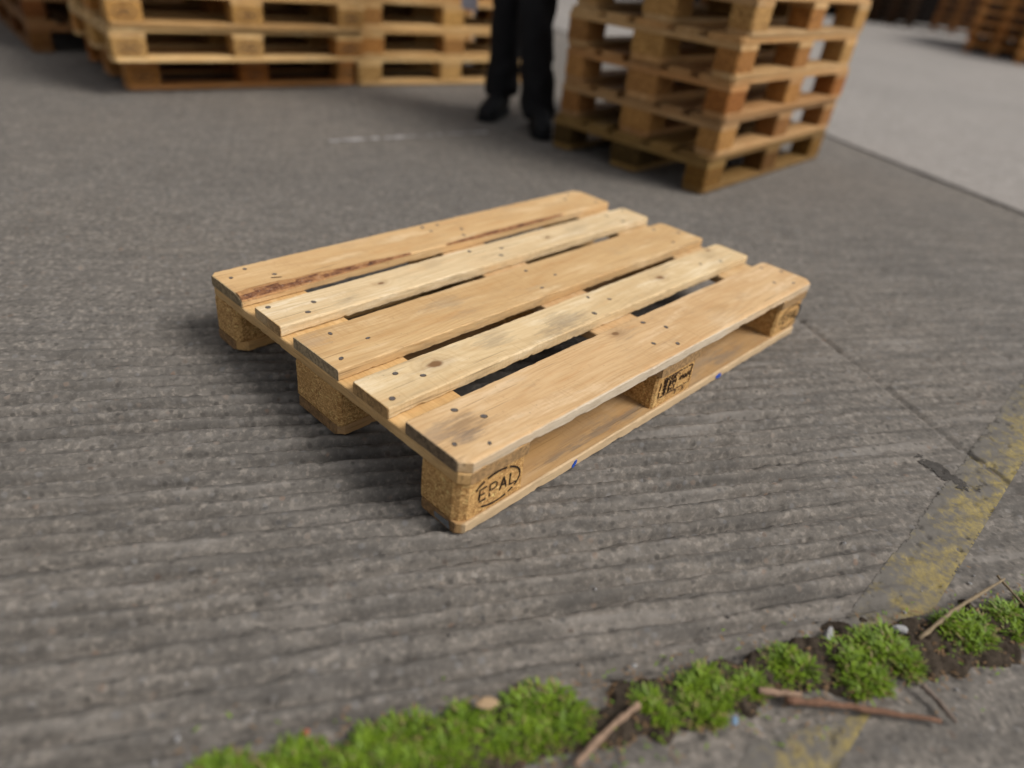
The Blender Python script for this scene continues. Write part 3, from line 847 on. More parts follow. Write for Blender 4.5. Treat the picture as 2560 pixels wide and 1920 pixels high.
v += [(0.004, p[1], p[2]) for p in v]
mesh_obj('metal_strap', v, [(0, 1, 2, 3), (4, 7, 6, 5), (0, 4, 5, 1), (1, 5, 6, 2), (2, 6, 7, 3), (3, 7, 4, 0)], STEEL, bb[0], (-0.6, -0.018, -0.001))

# ------------------------------------------------------------------ pallets in the stacks
BG_W = wood('stack_board_wood', (0.46, 0.315, 0.165), (0.31, 0.185, 0.08), 0.0, (), 0.5, (0.6, 0.05, 0.011), None, None, 0.4, 0.05, tint=True)
BG_C = chipboard('stack_block_chip', (0.42, 0.26, 0.11), (0.31, 0.18, 0.07), (0.17, 0.09, 0.035), tint=True)

SMUDGE = plain('faded_burn_mark', (0.13, 0.07, 0.035), 0.9, 0.4, 80.0)
def make_proto():
    root = empty('stacked_pallet')
    for (y0, y1) in ((0, 0.145), (0.187, 0.287), (0.3275, 0.4725), (0.513, 0.613), (0.655, 0.8)):
        board('top_board', 1.2, y1 - y0, 0.0218, BG_W, root, (0.6, (y0 + y1) / 2, ZT - 0.011), seed=int(y0 * 100), bev=0.003, step=0.4, cham=(0.012 if y0 == 0 else 0, 0.012 if y0 == 0 else 0, 0.012 if y1 == 0.8 else 0, 0.012 if y1 == 0.8 else 0))
    for x in (0.0725, 0.6, 1.1275):
        board('stringer_board', 0.797, 0.145, 0.0216, BG_W, root, (x, 0.4, ZS - 0.0111), R(-90), seed=3, bev=0.002, step=0.4)
    for x in (0.0725, 0.6, 1.1275):
        for (y, sy) in ((0.051, 0.098), (0.4, 0.145), (0.749, 0.098)):
            b = block('block', 0.145, sy, 0.0776, BG_C, root, (x, y, 0.061), (0.006,) * 4, seed=int(x * 10))
            if y != 0.4:
                sg = -1 if y < 0.4 else 1
                e = strokes_mesh('burned_emblem', [(arc(0, 0, 0.045, 0.024, 0, 360, 24), 0.005), ([(-0.025, 0.0), (0.025, 0.0)], 0.012)], 0.004, SMUDGE, b, -0.049 - 0.0008, 0.0)
                if sg > 0: e.rotation_euler = (0, 0, math.pi)
    for (y0, y1) in ((0.001, 0.104), (0.3275, 0.4725), (0.696, 0.799)):
        board('bottom_board', 1.2, y1 - y0, 0.0216, BG_W, root, (0.6, (y0 + y1) / 2, ZB / 2), seed=9, bev=0.003, step=0.4, cham=(0.015,) * 4)
    return root
PROTO = make_proto()
first_used = [False]
def copy_tree(o, parent=None):
    c = o.copy(); col.objects.link(c)
    if parent is not None: c.parent = parent
    for ch in o.children: copy_tree(ch, c)
    return c

PLAIN = copy_tree(PROTO)
for _b in list(PLAIN.children):
    for _e in list(_b.children): bpy.data.objects.remove(_e)
HUES = [(1.15, 1.14, 1.05), (1.40, 1.38, 1.28), (1.0, 0.94, 0.84), (1.05, 0.80, 0.54), (0.85, 0.78, 0.70), (1.28, 1.16, 0.95), (0.78, 0.68, 0.56), (1.3, 1.22, 1.1)]
BLKH = [(1.1, 1.08, 1.0), (1.05, 0.80, 0.55), (0.95, 0.72, 0.5), (1.2, 1.12, 0.9), (0.85, 0.70, 0.56), (1.1, 1.0, 0.8), (1.15, 1.1, 0.95)]
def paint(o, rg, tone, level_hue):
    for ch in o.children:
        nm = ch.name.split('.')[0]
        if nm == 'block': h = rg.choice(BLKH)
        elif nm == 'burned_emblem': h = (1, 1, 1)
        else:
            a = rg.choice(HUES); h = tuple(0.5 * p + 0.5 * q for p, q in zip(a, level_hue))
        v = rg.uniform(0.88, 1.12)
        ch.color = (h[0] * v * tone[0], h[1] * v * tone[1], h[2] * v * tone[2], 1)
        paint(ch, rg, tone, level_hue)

ORD = ['bottom', 'second', 'third', 'fourth', 'fifth', 'sixth', 'seventh', 'eighth', 'ninth']
def stack(x, y, deg, n, where, group, tone=(1, 1, 1), jit=0.008, seed=0, offs=None, tones=None, note=None, hues=None, marks=False):
    rg = random.Random(seed)
    for k in range(n):
        if not first_used[0] and not marks:
            o = PLAIN; first_used[0] = True
        else:
            o = copy_tree(PROTO if marks else PLAIN)
        ox, oy = (offs or {}).get(k, (0, 0))
        o.location = (x + ox + rg.uniform(-jit, jit), y + oy + rg.uniform(-jit, jit), k * 0.1445 + 0.0008)
        o.rotation_euler = (0, 0, R(deg + rg.uniform(-0.6, 0.6) * jit / 0.008))
        o['category'] = 'pallet'; o['group'] = group
        extra = (note or {}).get(k, '')
        o['label'] = '%s%s pallet %s' % (ORD[k], (' ' + extra) if extra else '', where) if k else '%s%s pallet on the ground %s' % (ORD[0], (' ' + extra) if extra else '', where.replace('up in', 'in'))
        paint(o, rg, (tones or {}).get(k, tone), (hues or {}).get(k, rg.choice(HUES)))

# stack on the right, beside the person
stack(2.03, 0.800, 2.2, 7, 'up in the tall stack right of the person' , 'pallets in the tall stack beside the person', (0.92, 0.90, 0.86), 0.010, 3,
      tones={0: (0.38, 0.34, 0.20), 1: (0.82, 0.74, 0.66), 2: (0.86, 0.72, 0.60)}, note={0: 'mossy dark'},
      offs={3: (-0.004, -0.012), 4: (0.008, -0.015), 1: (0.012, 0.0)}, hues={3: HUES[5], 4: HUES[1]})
for _o in [q for q in col.objects if q.get('label', '').startswith('bottom mossy dark')]:
    for _c in _o.children:
        if _c.name.startswith('block') and _c.location.x < 0.2 and _c.location.y > 0.2:
            _c.color = (0.16, 0.15, 0.08, 1)
# long stack at the back left and its neighbour
stack(0.635, 2.975, -7.5, 5, 'up in the pale stack at front left', 'pallets in the front left stack', (1.02, 1.0, 0.92), 0.008, 5,
      offs={0: (0.085, 0.13)}, tones={0: (0.80, 0.62, 0.46)}, note={0: 'orange brown'}, hues={0: HUES[3], 1: HUES[1], 2: HUES[5]}, marks=True)
stack(1.875, 2.925, -9, 5, 'up in the pale stack directly behind the person', 'pallets in the stack behind the person', (1.10, 1.08, 0.98), 0.008, 8, hues={0: HUES[1], 1: HUES[5]})
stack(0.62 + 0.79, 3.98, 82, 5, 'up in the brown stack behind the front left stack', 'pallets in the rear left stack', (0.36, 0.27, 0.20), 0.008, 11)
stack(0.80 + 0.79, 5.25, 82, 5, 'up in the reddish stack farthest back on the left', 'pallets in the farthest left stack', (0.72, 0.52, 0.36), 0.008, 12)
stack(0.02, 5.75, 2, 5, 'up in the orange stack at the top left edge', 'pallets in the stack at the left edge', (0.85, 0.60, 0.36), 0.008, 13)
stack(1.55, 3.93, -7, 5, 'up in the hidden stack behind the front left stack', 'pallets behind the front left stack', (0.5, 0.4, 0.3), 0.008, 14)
# far right group
stack(12.90, 1.97, 14, 7, 'up in the far right stack of orange pallets', 'pallets in the far right stack', (0.80, 0.60, 0.42), 0.012, 21, hues={q: (2.6, 2.3, 1.9) for q in range(7)})
stack(12.20, 1.12, 14, 7, 'up in the far stack at the right edge', 'pallets in the stack at the right edge', (0.95, 0.80, 0.60), 0.012, 22, hues={q: (2.6, 2.3, 1.9) for q in range(7)})
stack(17.2, 3.8, 14, 7, 'up in the reddish stack near the far wall', 'pallets in the dark far stack', (0.42, 0.30, 0.22), 0.012, 23, hues={q: (2.6, 2.3, 1.9) for q in range(7)})
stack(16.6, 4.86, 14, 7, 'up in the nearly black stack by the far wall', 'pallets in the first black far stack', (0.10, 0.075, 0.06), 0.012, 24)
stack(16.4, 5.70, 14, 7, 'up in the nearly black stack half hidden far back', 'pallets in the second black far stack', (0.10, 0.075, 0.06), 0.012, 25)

stack(14.20, 2.29, 14, 7, 'up in the stack directly behind the far right orange one', 'pallets behind the far right stack', (0.30, 0.21, 0.15), 0.012, 26, hues={q: (2.6, 2.3, 1.9) for q in range(7)})
stack(13.50, 1.44, 14, 7, 'up in the brown stack behind the right edge one', 'pallets behind the right edge stack', (0.30, 0.21, 0.15), 0.012, 27, hues={q: (2.6, 2.3, 1.9) for q in range(7)})
# timber wall at the end of the yard; near-black colour stands for deep shade
DARKW = plain('shade_dark_timber', (0.008, 0.0060, 0.0050), 0.95, 0.5, 6.0, 0.2, 0.03)
WA, WB = Vector((6.5, 9.6, 0)), Vector((23.0, 4.0, 0))
wall = empty('timber_wall', WA, math.atan2(WB.y - WA.y, WB.x - WA.x))
tag(wall, 'dark board wall closing off the far end of the yard', 'wall')
wl = (WB - WA).length
pm = None
x = 0.0
hw = 0.099; 
v = [(-hw, 0, 0), (hw, 0, 0), (hw, 0.03, 0), (-hw, 0.03, 0), (-hw, 0, 2.6), (hw, 0, 2.6), (hw, 0.03, 2.6), (-hw, 0.03, 2.6)]
f = [(0, 1, 5, 4), (1, 2, 6, 5), (2, 3, 7, 6), (3, 0, 4, 7), (4, 5, 6, 7), (3, 2, 1, 0)]
k = 0
while x < wl:
    if pm is None:
        o = mesh_obj('plank', v, f, DARKW, wall); pm = o.data
    else:
        o = bpy.data.objects.new('plank', pm); col.objects.link(o); o.parent = wall
    o.location = (x, rnd.uniform(-0.008, 0.008), 0.005 + rnd.uniform(0, 0.02)); x += 0.202
for z in (0.5, 2.1):
    o = mesh_obj('rail', [(0, .045, z), (wl, .045, z), (wl, .095, z), (0, .095, z), (0, .045, z + .1), (wl, .045, z + .1), (wl, .095, z + .1), (0, .095, z + .1)], f, DARKW, wall)

# ------------------------------------------------------------------ the person
def loft(rings, closed_ends=True):
    vs = []; fs = []; n = len(rings[0])
    for r in rings: vs += r
    for i in range(len(rings) - 1):
        for j in range(n): fs.append((i * n + j, i * n + (j + 1) % n, (i + 1) * n + (j + 1) % n, (i + 1) * n + j))
    if closed_ends:
        fs.append(tuple(range(n))); fs.append(tuple(range((len(rings) - 1) * n, len(rings) * n)))
    return vs, fs
def ring(c, rx, ry, ang=0.0, n=20, rough=0.0, seed=0):
    out = []
    for k in range(n):
        a = 2 * math.pi * k / n
        q = 1 + rough * (float(vnoise(k * 0.9 + c[2] * 23, c[2] * 31, seed)) - 0.5)
        u, w = math.cos(a) * rx * q, math.sin(a) * ry * q
        out.append((c[0] + u * math.cos(ang) - w * math.sin(ang), c[1] + u * math.sin(ang) + w * math.cos(ang), c[2]))
    return out

SKIN = plain('skin', (0.50, 0.30, 0.22), 0.55, 0.1, 20, 0.1, 0.4)
BLACK = plain('black_work_cloth', (0.011, 0.011, 0.0125), 0.85, 0.4, 25.0, 0.5, 0.2)
BOOT = plain('black_boot_leather', (0.008, 0.008, 0.009), 0.7, 0.4, 30, 0.3, 0.2)
NAVY = plain('dark_jacket_cloth', (0.012, 0.014, 0.022), 0.8, 0.3, 20, 0.4, 0.2)
HAIR = plain('brown_hair', (0.03, 0.018, 0.010), 0.6, 0.4, 90, 0.6, 0.3)

# joints (the figure faces roughly -X)
J = {'pelvis': (2.20, 2.03, 0.95), 'chest': (2.19, 2.03, 1.30), 'neck': (2.18, 2.03, 1.47), 'head': (2.15, 2.03, 1.60), 'crown': (2.16, 2.03, 1.72),
     'hipA': (2.21, 2.115, 0.90), 'kneeA': (2.18, 2.125, 0.49), 'ankA': (2.205, 2.155, 0.09), 'toeA': (2.07, 2.09, 0.035),
     'hipB': (2.20, 1.945, 0.90), 'kneeB': (2.13, 1.905, 0.49), 'ankB': (2.175, 1.850, 0.09), 'toeB': (2.065, 1.725, 0.035),
     'shA': (2.19, 2.215, 1.41), 'elA': (2.22, 2.27, 1.13), 'wrA': (2.10, 2.26, 0.90),
     'shB': (2.19, 1.845, 1.41), 'elB': (2.22, 1.79, 1.13), 'wrB': (2.09, 1.81, 0.90)}
names = list(J); verts = [J[n] for n in names]
rad = {'pelvis': .13, 'chest': .14, 'neck': .055, 'head': .085, 'crown': .06, 'hipA': .085, 'kneeA': .055, 'ankA': .040, 'toeA': .03,
       'hipB': .085, 'kneeB': .055, 'ankB': .040, 'toeB': .03, 'shA': .055, 'elA': .040, 'wrA': .028, 'shB': .055, 'elB': .040, 'wrB': .028}
edges = [('pelvis', 'chest'), ('chest', 'neck'), ('neck', 'head'), ('head', 'crown'), ('pelvis', 'hipA'), ('hipA', 'kneeA'), ('kneeA', 'ankA'), ('ankA', 'toeA'),
         ('pelvis', 'hipB'), ('hipB', 'kneeB'), ('kneeB', 'ankB'), ('ankB', 'toeB'), ('chest', 'shA'), ('shA', 'elA'), ('elA', 'wrA'), ('chest', 'shB'), ('shB', 'elB'), ('elB', 'wrB')]
radii = [rad[n] for n in names]
ed = [(names.index(a), names.index(b)) for a, b in edges]
for s in 'AB':   # hands: palm and five fingers
    w = Vector(J['wr' + s]); sg = 1 if s == 'A' else -1
    palm = w + Vector((-0.028, 0, -0.075))
    verts.append(tuple(palm)); radii.append(0.026); pi = len(verts) - 1
    ed.append((names.index('wr' + s), pi))
    for k, ln in enumerate((0.070, 0.080, 0.075, 0.058)):
        b0 = palm + Vector((-0.022 + 0.015 * k, 0.0, -0.018))
        m0 = b0 + Vector((-0.006, -sg * 0.004, -ln * 0.5)); t0 = m0 + Vector((0.0, -sg * 0.016, -ln * 0.42))
        for p, r in ((b0, .0095), (m0, .0085), (t0, .007)):
            verts.append(tuple(p)); radii.append(r)
        q = len(verts); ed += [(pi, q - 3), (q - 3, q - 2), (q - 2, q - 1)]
    b0 = w + Vector((-0.045, -sg * 0.012, -0.05)); t0 = b0 + Vector((-0.015, -sg * 0.012, -0.045))
    for p, r in ((b0, .011), (t0, .008)): verts.append(tuple(p)); radii.append(r)
    q = len(verts); ed += [(names.index('wr' + s), q - 2), (q - 2, q - 1)]
me = bpy.data.meshes.new('person')
me.from_pydata(verts, ed, [])
person = bpy.data.objects.new('person', me); col.objects.link(person)
sk = person.modifiers.new('skin', 'SKIN'); sk.use_smooth_shade = True
for i, r in enumerate(radii): me.skin_vertices[0].data[i].radius = (r, r)
me.skin_vertices[0].data[names.index('pelvis')].use_root = True
sb = person.modifiers.new('sub', 'SUBSURF'); sb.levels = 1; sb.render_levels = 1
dg = bpy.context.evaluated_depsgraph_get()
bm_me = bpy.data.meshes.new_from_object(person.evaluated_get(dg))
person.modifiers.clear()
person.data = bm_me
bm_me.materials.clear(); bm_me.materials.append(SKIN)
tag(person, 'person in black work trousers and black boots standing between the stacks', 'person')
# face
fx, fy, fz = 2.075, 2.03, 1.60
v, f = loft([ring((fx + 0.01, fy, 1.615), .004, .008, n=8), ring((fx - .008, fy, 1.585), .013, .012, n=8), ring((fx + .004, fy, 1.572), .008, .012, n=8)])
mesh_obj('nose', v, f, SKIN, person, smooth=True)
EYE = plain('eye_white', (0.6, 0.6, 0.6), 0.3, 0.05)
for sg in (-1, 1):
    v, f = loft([ring((fx + .006, fy + sg * .032, 1.612 + dz), r, r * 1.3, n=8) for dz, r in ((-.007, .003), (0, .009), (.007, .003))])
    mesh_obj('eye', v, f, EYE, person, smooth=True)
    v, f = loft([ring((2.155, fy + sg * .086, 1.60 + dz), r, .008, n=8) for dz, r in ((-.03, .006), (0, .016), (.03, .012))])
    mesh_obj('ear', v, f, SKIN, person, smooth=True)
v, f = loft([ring((fx + .008, fy, 1.545 + dz), .006, r, n=8) for dz, r in ((-.006, .012), (0, .024), (.006, .014))])
mesh_obj('mouth', v, f, plain('lips', (0.32, 0.12, 0.10), 0.5, 0.1), person, smooth=True)
v, f = loft([ring((2.165 + dx, fy, z), rx, ry, n=20, rough=.12, seed=4) for dx, z, rx, ry in ((.045, 1.55, .065, .082), (.035, 1.62, .082, .094), (.02, 1.68, .095, .098), (.01, 1.73, .085, .085), (.01, 1.765, .04, .04))])
mesh_obj('hair', v, f, HAIR, person, smooth=True)
# trousers: two loose legs and the seat, one garment
vs = []; fs = []
for s, sd in (('A', 61), ('B', 62)):
    h, k, a = (Vector(J[q + s]) for q in ('hip', 'knee', 'ank'))
    a2 = a.copy(); a2.z = 0.055 if s == 'B' else 0.10
    rings = []
    for i in range(27):
        t = i / 26
        if t < 0.5: p = h.lerp(k, t * 2)
        else: p = k.lerp(a2, t * 2 - 1)
        r = np.interp(t, [0, .25, .5, .72, .86, .95, 1.0], [.112, .100, .088, .082, .086, .090, .086])
        fold = 0.013 * math.sin(t * 47 + sd) * (0.3 + sstep(0.55, 0.95, t))
        rings.append(ring((p.x + fold * .5, p.y + fold * .3, p.z), (r + fold) * 1.02, (r - fold * .3) * .93, 0.3, 24, 0.22, sd))
    v, f = loft(rings)
    o0 = len(vs); vs += v; fs += [tuple(o0 + q for q in ff) for ff in f]
v, f = loft([ring((2.20, 2.03, z), rx, ry, n=24, rough=.06, seed=9) for z, rx, ry in ((.80, .10, .19), (.88, .135, .20), (.97, .130, .185), (1.05, .12, .17))])
o0 = len(vs); vs += v; fs += [tuple(o0 + q for q in ff) for ff in f]
mesh_obj('trousers', vs, fs, BLACK, person, smooth=True)
# boots
for s in 'AB':
    a, t = Vector(J['ank' + s]), Vector(J['toe' + s])
    d = (t - a); d.z = 0; d.normalize(); ang = math.atan2(d.y, d.x)
    heel = Vector((a.x, a.y, 0)) - d * 0.075
    rings = []
    # sections along the foot, from heel to toe; local frame: u across, z up
    prof = [(0.00, .030, .020, .085), (0.02, .038, .014, .20), (0.08, .042, .012, .21), (0.12, .042, .012, .155), (0.17, .044, .012, .112),
            (0.22, .048, .012, .090), (0.26, .046, .012, .078), (0.29, .036, .014, .060), (0.305, .018, .022, .042)]
    for (l, w, z0, z1) in prof:
        c = heel + d * l; n = Vector((-d.y, d.x, 0)); r = []
        for k in range(16):
            q = 2 * math.pi * k / 16
            cu = math.cos(q); su = math.sin(q)
            cu = math.copysign(abs(cu) ** 0.7, cu); su = math.copysign(abs(su) ** 0.8, su)
            p = c + n * (cu * w) + Vector((0, 0, (z0 + z1) / 2 + su * (z1 - z0) / 2))
            r.append(tuple(p))
        rings.append(r)
    v, f = loft(rings)
    b = mesh_obj('boot', v, f, BOOT, person, smooth=True)
    rings = []
    for z, g in ((0.001, 1.04), (0.022, 1.06), (0.024, 1.0)):
        r = []
        for sgn, seq in ((1, prof), (-1, prof[::-1])):
            for (l, w, _, _) in seq:
                c = heel + d * (0.152 + (l - 0.152) * g) + Vector((-d.y, d.x, 0)) * (sgn * w * g)
                r.append((c.x, c.y, z))
        rings.append(r)
    v, f = loft(rings)
    mesh_obj('sole', v, f, BOOT, b)
# jacket with sleeves
vs, fs = loft([ring((2.195 + dx, 2.03, z), rx, ry, n=24, rough=.07, seed=7) for dx, z, rx, ry in
               ((0, .93, .150, .205), (0, 1.0, .145, .20), (0, 1.15, .14, .19), (0, 1.30, .145, .205), (0, 1.40, .12, .20), (-.005, 1.45, .085, .13), (-.01, 1.49, .07, .075))])
for s in 'AB':
    p = [Vector(J[q + s]) for q in ('sh', 'el', 'wr')]
    rings = [ring(p[0] + Vector((0, 0, .03)), .075, .07, n=16)] + [ring(p[0].lerp(p[1], t), .072 - .012 * t, .068 - .012 * t, n=16, rough=.15, seed=3) for t in (.25, .6, 1)] + \
            [ring(p[1].lerp(p[2], t), .060 - .014 * t, .056 - .012 * t, n=16, rough=.15, seed=3) for t in (.4, .8, .97)]
    v, f = loft(rings); o0 = len(vs); vs += v; fs += [tuple(o0 + q for q in ff) for ff in f]
mesh_obj('jacket', vs, fs, NAVY, person, smooth=True)

# pale sheet of paper hanging from the hand
PAPER = plain('pale_paper', (0.42, 0.41, 0.47), 0.8, 0.1, 15)
vs = []; fs = []
for i in range(7):
    for j in range(5):
        x = 2.045 - 0.004 * i + 0.01 * math.sin(j * 1.1); y = 2.205 + j * 0.026; z = 0.47 + i * 0.046
        vs.append((x, y, z)); 
for i in range(7):
    for j in range(5):
        p = vs[i * 5 + j]; vs.append((p[0] + 0.0012, p[1], p[2]))
for i in range(6):
    for j in range(4):
        a = i * 5 + j; fs.append((a, a + 1, a + 6, a + 5)); b = a + 35; fs.append((b, b + 5, b + 6, b + 1))
o = mesh_obj('paper_sheet', vs, fs, PAPER, smooth=True)
tag(o, "pale folded sheet of paper hanging from the person's hand", 'paper')

# ------------------------------------------------------------------ weeds, sticks, pebbles
def leaf_mat(name, a, b):
    m = NT(name)
    tc = m.n('ShaderNodeTexCoord').outputs['Object']
    n = m.noise(tc, 55.0, 3.0, 0.6); n2 = m.noise(tc, 330.0, 2.0, 0.6)
    c = m.mix(m.step(n, 0.35, 0.65), a, b)
    c = m.mix(m.math('MULTIPLY', m.step(n2, 0.58, 0.72), 0.5), c, (0.16, 0.17, 0.05))
    m.bsdf.inputs['Subsurface Weight'].default_value = 0.0
    return m.fin(c, 0.55, None, 0.3)
GREEN = leaf_mat('weed_leaf', (0.150, 0.235, 0.008), (0.085, 0.150, 0.005))
STRAWG = leaf_mat('yellowing_leaf', (0.22, 0.18, 0.06), (0.14, 0.13, 0.04))
def blade(vs, fs, base, d, up, L, w):
    side = d.cross(Vector((0, 0, 1)))
    if side.length < 1e-4: side = Vector((1, 0, 0))
    side.normalize()
    p = Vector(base); dirv = (d * 0.35 + Vector((0, 0, up))).normalized()
    k0 = len(vs)
    for i, wd in enumerate((w * 0.7, w, w * 0.75)):
        vs.append(tuple(p - side * wd / 2)); vs.append(tuple(p + side * wd / 2))
        dirv = (dirv + d * 0.28 - Vector((0, 0, 0.22))).normalized()
        p = p + dirv * L / 3
    vs.append(tuple(p))
    fs += [(k0, k0 + 1, k0 + 3, k0 + 2), (k0 + 2, k0 + 3, k0 + 5, k0 + 4), (k0 + 4, k0 + 5, k0 + 6)]
def tuft(x, y, rx, ry, h, n, label, seed):
    rg = random.Random(seed); vs = []; fs = []; mi = []
    ca, sa = math.cos(R(-29)), math.sin(R(-29))
    subs = []
    for i in range(rg.randint(6, 10)):
        a = rg.uniform(0, 6.283); r = math.sqrt(rg.random()) * 0.9
        subs.append((math.cos(a) * r * rx * 1.12, math.sin(a) * r * ry, rg.uniform(0.38, 0.72) * (rx + ry) / 2, h * rg.uniform(0.45, 1.2) * (1 - 0.35 * r)))
    for i in range(int(n * 2.6)):
        cu, cv, cr, ch = rg.choice(subs)
        a = rg.uniform(0, 6.283); r = math.sqrt(rg.random())
        u, v = cu + math.cos(a) * r * cr, cv + math.sin(a) * r * cr
        bx, by = u * ca - v * sa, u * sa + v * ca
        out = Vector((math.cos(a + R(-29)), math.sin(a + R(-29)), 0)) * 0.5 + Vector((rg.uniform(-1, 1), rg.uniform(-1, 1), 0))
        dome = math.sqrt(max(0.03, 1 - r * r * 0.9))
        z0 = -0.004 + rg.random() * ch * 0.8 * dome
        n0 = len(fs)
        blade(vs, fs, (bx, by, z0), out.normalized(), rg.uniform(0.1, 1.5), rg.uniform(0.008, 0.020), rg.uniform(0.0020, 0.0038))
        mi += [1 if rg.random() < 0.07 + 0.22 * r * r else 0] * (len(fs) - n0)
    o = mesh_obj('weed_tuft', vs, fs, GREEN, None, (x, y, 0.0))
    o.data.materials.append(STRAWG)
    o.data.polygons.foreach_set('material_index', mi)
    tag(o, label, 'weed', 'green weed tufts along the joint')
TUFTS = [
    (-0.440, -0.112, .036, .020, .018, 300, 'low green weed tuft cut off by the bottom edge, farthest left in the joint'),
    (-0.385, -0.146, .036, .022, .020, 340, 'low spreading weed tuft, second from the left end of the joint'),
    (-0.322, -0.186, .042, .024, .024, 440, 'broad green weed tuft, third from the left end of the joint'),
    (-0.262, -0.220, .045, .032, .034, 620, 'broad bright green weed tuft below the pale chip'),
    (-0.198, -0.258, .042, .030, .030, 520, 'green weed tuft just right of the pale wooden chip'),
    (-0.130, -0.298, .040, .032, .034, 620, 'dense round green weed tuft left of the dark soil gap and pinkish stick'),
    (-0.006, -0.382, .020, .026, .032, 260, 'narrow green weed tuft just right of the pinkish stick'),
    (0.055, -0.408, .032, .034, .038, 560, 'upright green weed tuft left of the middle of the joint, above the long twig'),
    (0.110, -0.440, .022, .022, .026, 240, 'small thin weed tuft with yellowing leaves beside the upright tuft'),
    (0.185, -0.476, .030, .028, .034, 480, 'green weed tuft left of the white pebble'),
    (0.262, -0.540, .040, .036, .036, 700, 'large bushy weed tuft above the long reddish twig'),
    (0.322, -0.560, .036, .034, .038, 700, 'tall bright green weed tuft between the two white stones'),
    (0.462, -0.628, .036, .030, .036, 560, 'green weed tuft just right of the leaning straw'),
    (0.540, -0.672, .034, .028, .032, 520, 'green weed tuft at the far right end of the joint near the edge'),
    (0.620, -0.712, .036, .028, .030, 480, 'green weed tuft cut off by the right edge of the view'),
]
for i, t in enumerate(TUFTS): tuft(*t, seed=100 + i)
# loose small leaves and straw bits lying along the joint
rg = random.Random(77); vs = []; fs = []; mi = []
for i in range(2400):
    s = rg.uniform(-0.05, 1.35); t = rg.gauss(-0.045, 0.034)
    x = -0.43 + s * d28[0] + t * n28[0]; y = -0.10 + s * d28[1] + t * n28[1]
    a = rg.uniform(0, 6.28); L = rg.uniform(0.004, 0.012); n0 = len(fs)
    blade(vs, fs, (x, y, rg.uniform(0.001, 0.007)), Vector((math.cos(a), math.sin(a), 0)), rg.uniform(-0.1, 0.35), L, rg.uniform(0.0015, 0.003))
    mi += [0 if rg.random() < 0.3 else 1] * (len(fs) - n0)
o = mesh_obj('leaf_litter', vs, fs, GREEN)
o.data.materials.append(plain('dry_litter', (0.20, 0.12, 0.06), 0.85, 0.5, 100))
o.data.polygons.foreach_set('material_index', mi)
tag(o, kind='stuff')

def stick(name, pts, r, mat, label, cat='stick', seed=1, taper=0.55):
    rg = random.Random(seed); rings = []
    P = [Vector(p) for p in pts]; n = 16
    for i in range(n + 1):
        t = i / n * (len(P) - 1); k = min(int(t), len(P) - 2)
        c = P[k].lerp(P[k + 1], t - k); d = (P[k + 1] - P[k]).normalized()
        s = d.cross(Vector((0, 0, 1))).normalized(); u = s.cross(d)
        rr = r * (1 - (1 - taper) * i / n) * rg.uniform(0.75, 1.2)
        c = c + s * rg.uniform(-.16, .16) * r + u * rg.uniform(-.1, .1) * r
        rings.append([tuple(c + s * math.cos(2 * math.pi * q / 8) * rr + u * math.sin(2 * math.pi * q / 8) * rr) for q in range(8)])
    v, f = loft(rings)
    tag(mesh_obj(name, v, f, mat, smooth=True), label, cat)
PINK = plain('peeled_stick', (0.31, 0.205, 0.14), 0.75, 0.6, 140, 0.6)
RED = plain('reddish_twig', (0.20, 0.105, 0.065), 0.8, 0.7, 120, 0.7)
STRAW = plain('dry_straw', (0.22, 0.165, 0.10), 0.8, 0.4, 80, 0.3)
GREYT = plain('grey_twig_bark', (0.17, 0.13, 0.105), 0.85, 0.4, 70, 0.5)
stick('stick', [(-0.145, -0.362, 0.010), (-0.085, -0.362, 0.014), (-0.030, -0.368, 0.019)], 0.0048, PINK, 'peeled pinkish stick pointing up from the bottom edge beside the dark soil gap', taper=0.9)
stick('stick', [(0.126, -0.494, 0.014), (0.166, -0.534, 0.012), (0.205, -0.580, 0.010), (0.262, -0.648, 0.008)], 0.0058, RED, 'long reddish brown twig lying below the bushy weed tufts', seed=3)
stick('straw', [(0.375, -0.583, 0.012), (0.46, -0.600, 0.020), (0.62, -0.640, 0.012)], 0.0035, STRAW, 'pale straw leaning across the weeds at the right', 'straw', 4, 0.6)
stick('stick', [(0.296, -0.612, 0.012), (0.290, -0.635, 0.010), (0.276, -0.664, 0.008)], 0.0045, GREYT, 'short grey twig on the soil right of the reddish twig', seed=5, taper=0.7)
stick('stick', [(0.112, -0.462, 0.012), (0.150, -0.504, 0.011)], 0.0050, PINK, 'short flat pale stick just above the reddish twig', seed=6, taper=0.9)
stick('straw', [(0.62, -0.630, 0.010), (0.57, -0.690, 0.012)], 0.0026, STRAW, 'thin dry stalk crossing near the right edge of the joint', 'straw', 7)

def stone(name, x, y, sx, sy, sz, ang, mat, label, cat, seed, z=None, group=None):
    rg = random.Random(seed)
    bm = bmesh.new(); bmesh.ops.create_icosphere(bm, subdivisions=2, radius=1.0)
    for v in bm.verts:
        q = 1 + rg.uniform(-.16, .16); v.co = Vector((v.co.x * sx * q, v.co.y * sy * q, v.co.z * sz * q))
    me = bpy.data.meshes.new(name); bm.to_mesh(me); bm.free(); me.materials.append(mat)
    o = bpy.data.objects.new(name, me); col.objects.link(o)
    o.location = (x, y, sz * 0.55 if z is None else z); o.rotation_euler = (0, 0, R(ang))
    return tag(o, label, cat, group)
WST = plain('white_stone', (0.28, 0.275, 0.275), 0.7, 0.3, 60)
CHIPW = plain('pale_wood_chip', (0.36, 0.25, 0.145), 0.8, 0.3, 60)
RUST = plain('rusty_stone', (0.30, 0.10, 0.05), 0.8, 0.3, 60)
GRYS = plain('grey_stone', (0.24, 0.23, 0.225), 0.8, 0.4, 60)
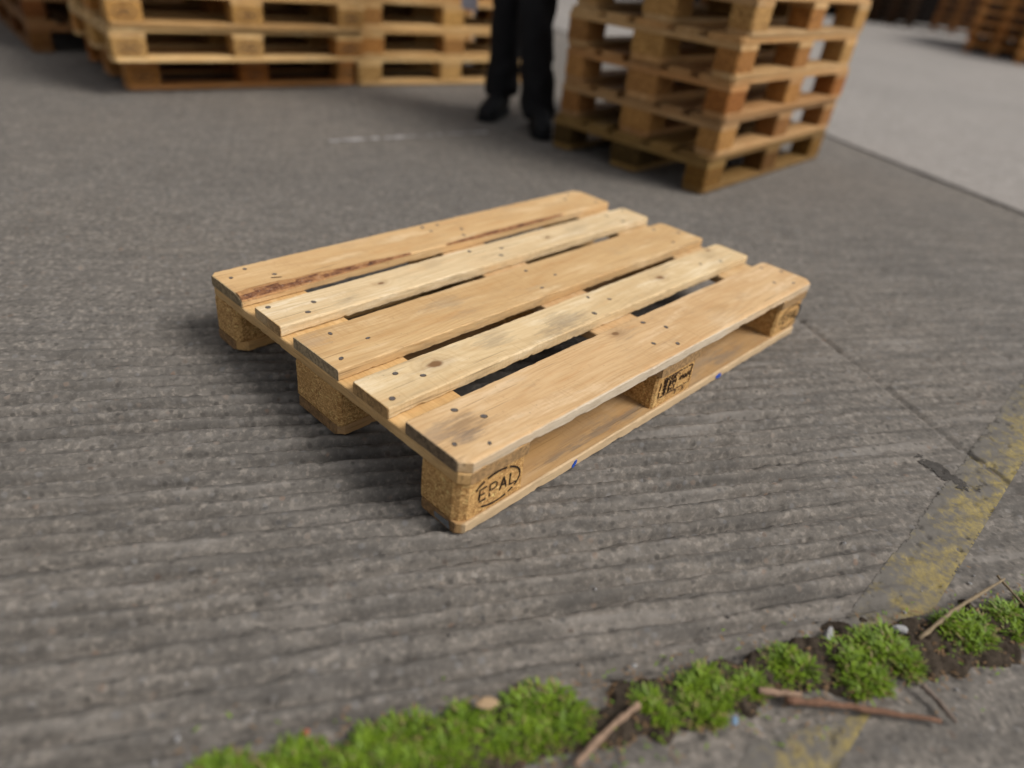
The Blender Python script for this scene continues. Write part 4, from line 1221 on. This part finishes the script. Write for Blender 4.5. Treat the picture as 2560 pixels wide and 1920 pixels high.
DKS = plain('dark_stone', (0.06, 0.055, 0.05), 0.8, 0.4, 60)
stone('pebble', 0.285, -0.487, 0.016, 0.006, 0.006, 10, WST, 'elongated white stone above the bushy weeds at the edge of the joint', 'stone', 1)
stone('pebble', 0.372, -0.556, 0.013, 0.006, 0.007, -50, WST, 'white stone tucked behind the right side of the tall weed tuft', 'stone', 2, 0.010)
stone('wood_chip', -0.173, -0.243, 0.013, 0.008, 0.0026, -35, CHIPW, 'pale wooden chip lying on the left part of the weeds', 'wood chip', 3, 0.022)
stone('pebble', -0.348, -0.121, 0.0045, 0.004, 0.004, 0, RUST, 'rusty red pebble above the left weed tufts', 'stone', 4)
stone('plastic_scrap', 0.053, -0.462, 0.007, 0.004, 0.002, 20, plain('pale_blue_plastic', (0.16, 0.25, 0.36), 0.5, 0.2), 'pale blue plastic scrap below the upright weed tuft', 'scrap', 7, 0.008)
rg = random.Random(5); vs = []; fs = []
for i in range(150):
    x, y = rg.uniform(-0.5, 0.8), 0
    y = -0.10 - (x + 0.43) * 0.55 + rg.gauss(-0.04, 0.11)
    r = 0.0012 + 0.0028 * rg.random() ** 3
    c = Vector((x, y, -0.002 + r * 0.4)); a = rg.uniform(0, 6.28)
    k0 = len(vs)
    for (px, py, pz) in ((1.3, 0, 0), (.4, .9, .1), (-1, .5, -.1), (-.8, -.7, .1), (.6, -.8, 0), (.1, .1, .8), (-.1, 0, -.7)):
        q = r * rg.uniform(.8, 1.15)
        vs.append((c.x + (px * math.cos(a) - py * math.sin(a)) * q, c.y + (px * math.sin(a) + py * math.cos(a)) * q, c.z + pz * q))
    for q in range(5): fs += [(k0 + q, k0 + (q + 1) % 5, k0 + 5), (k0 + (q + 1) % 5, k0 + q, k0 + 6)]
o = mesh_obj('loose_grit', vs, fs, GRYS)
o.data.materials.append(WST); o.data.materials.append(DKS)
o.data.polygons.foreach_set('material_index', [(0, 0, 1, 2, 2)[(i // 10) % 5] for i in range(len(fs))])
tag(o, kind='stuff')

# the unused master with burned marks goes away; every pallet in view is a copy
def _rm(o):
    for c in list(o.children): _rm(c)
    bpy.data.objects.remove(o)
_rm(PROTO)
bpy.context.view_layer.update()
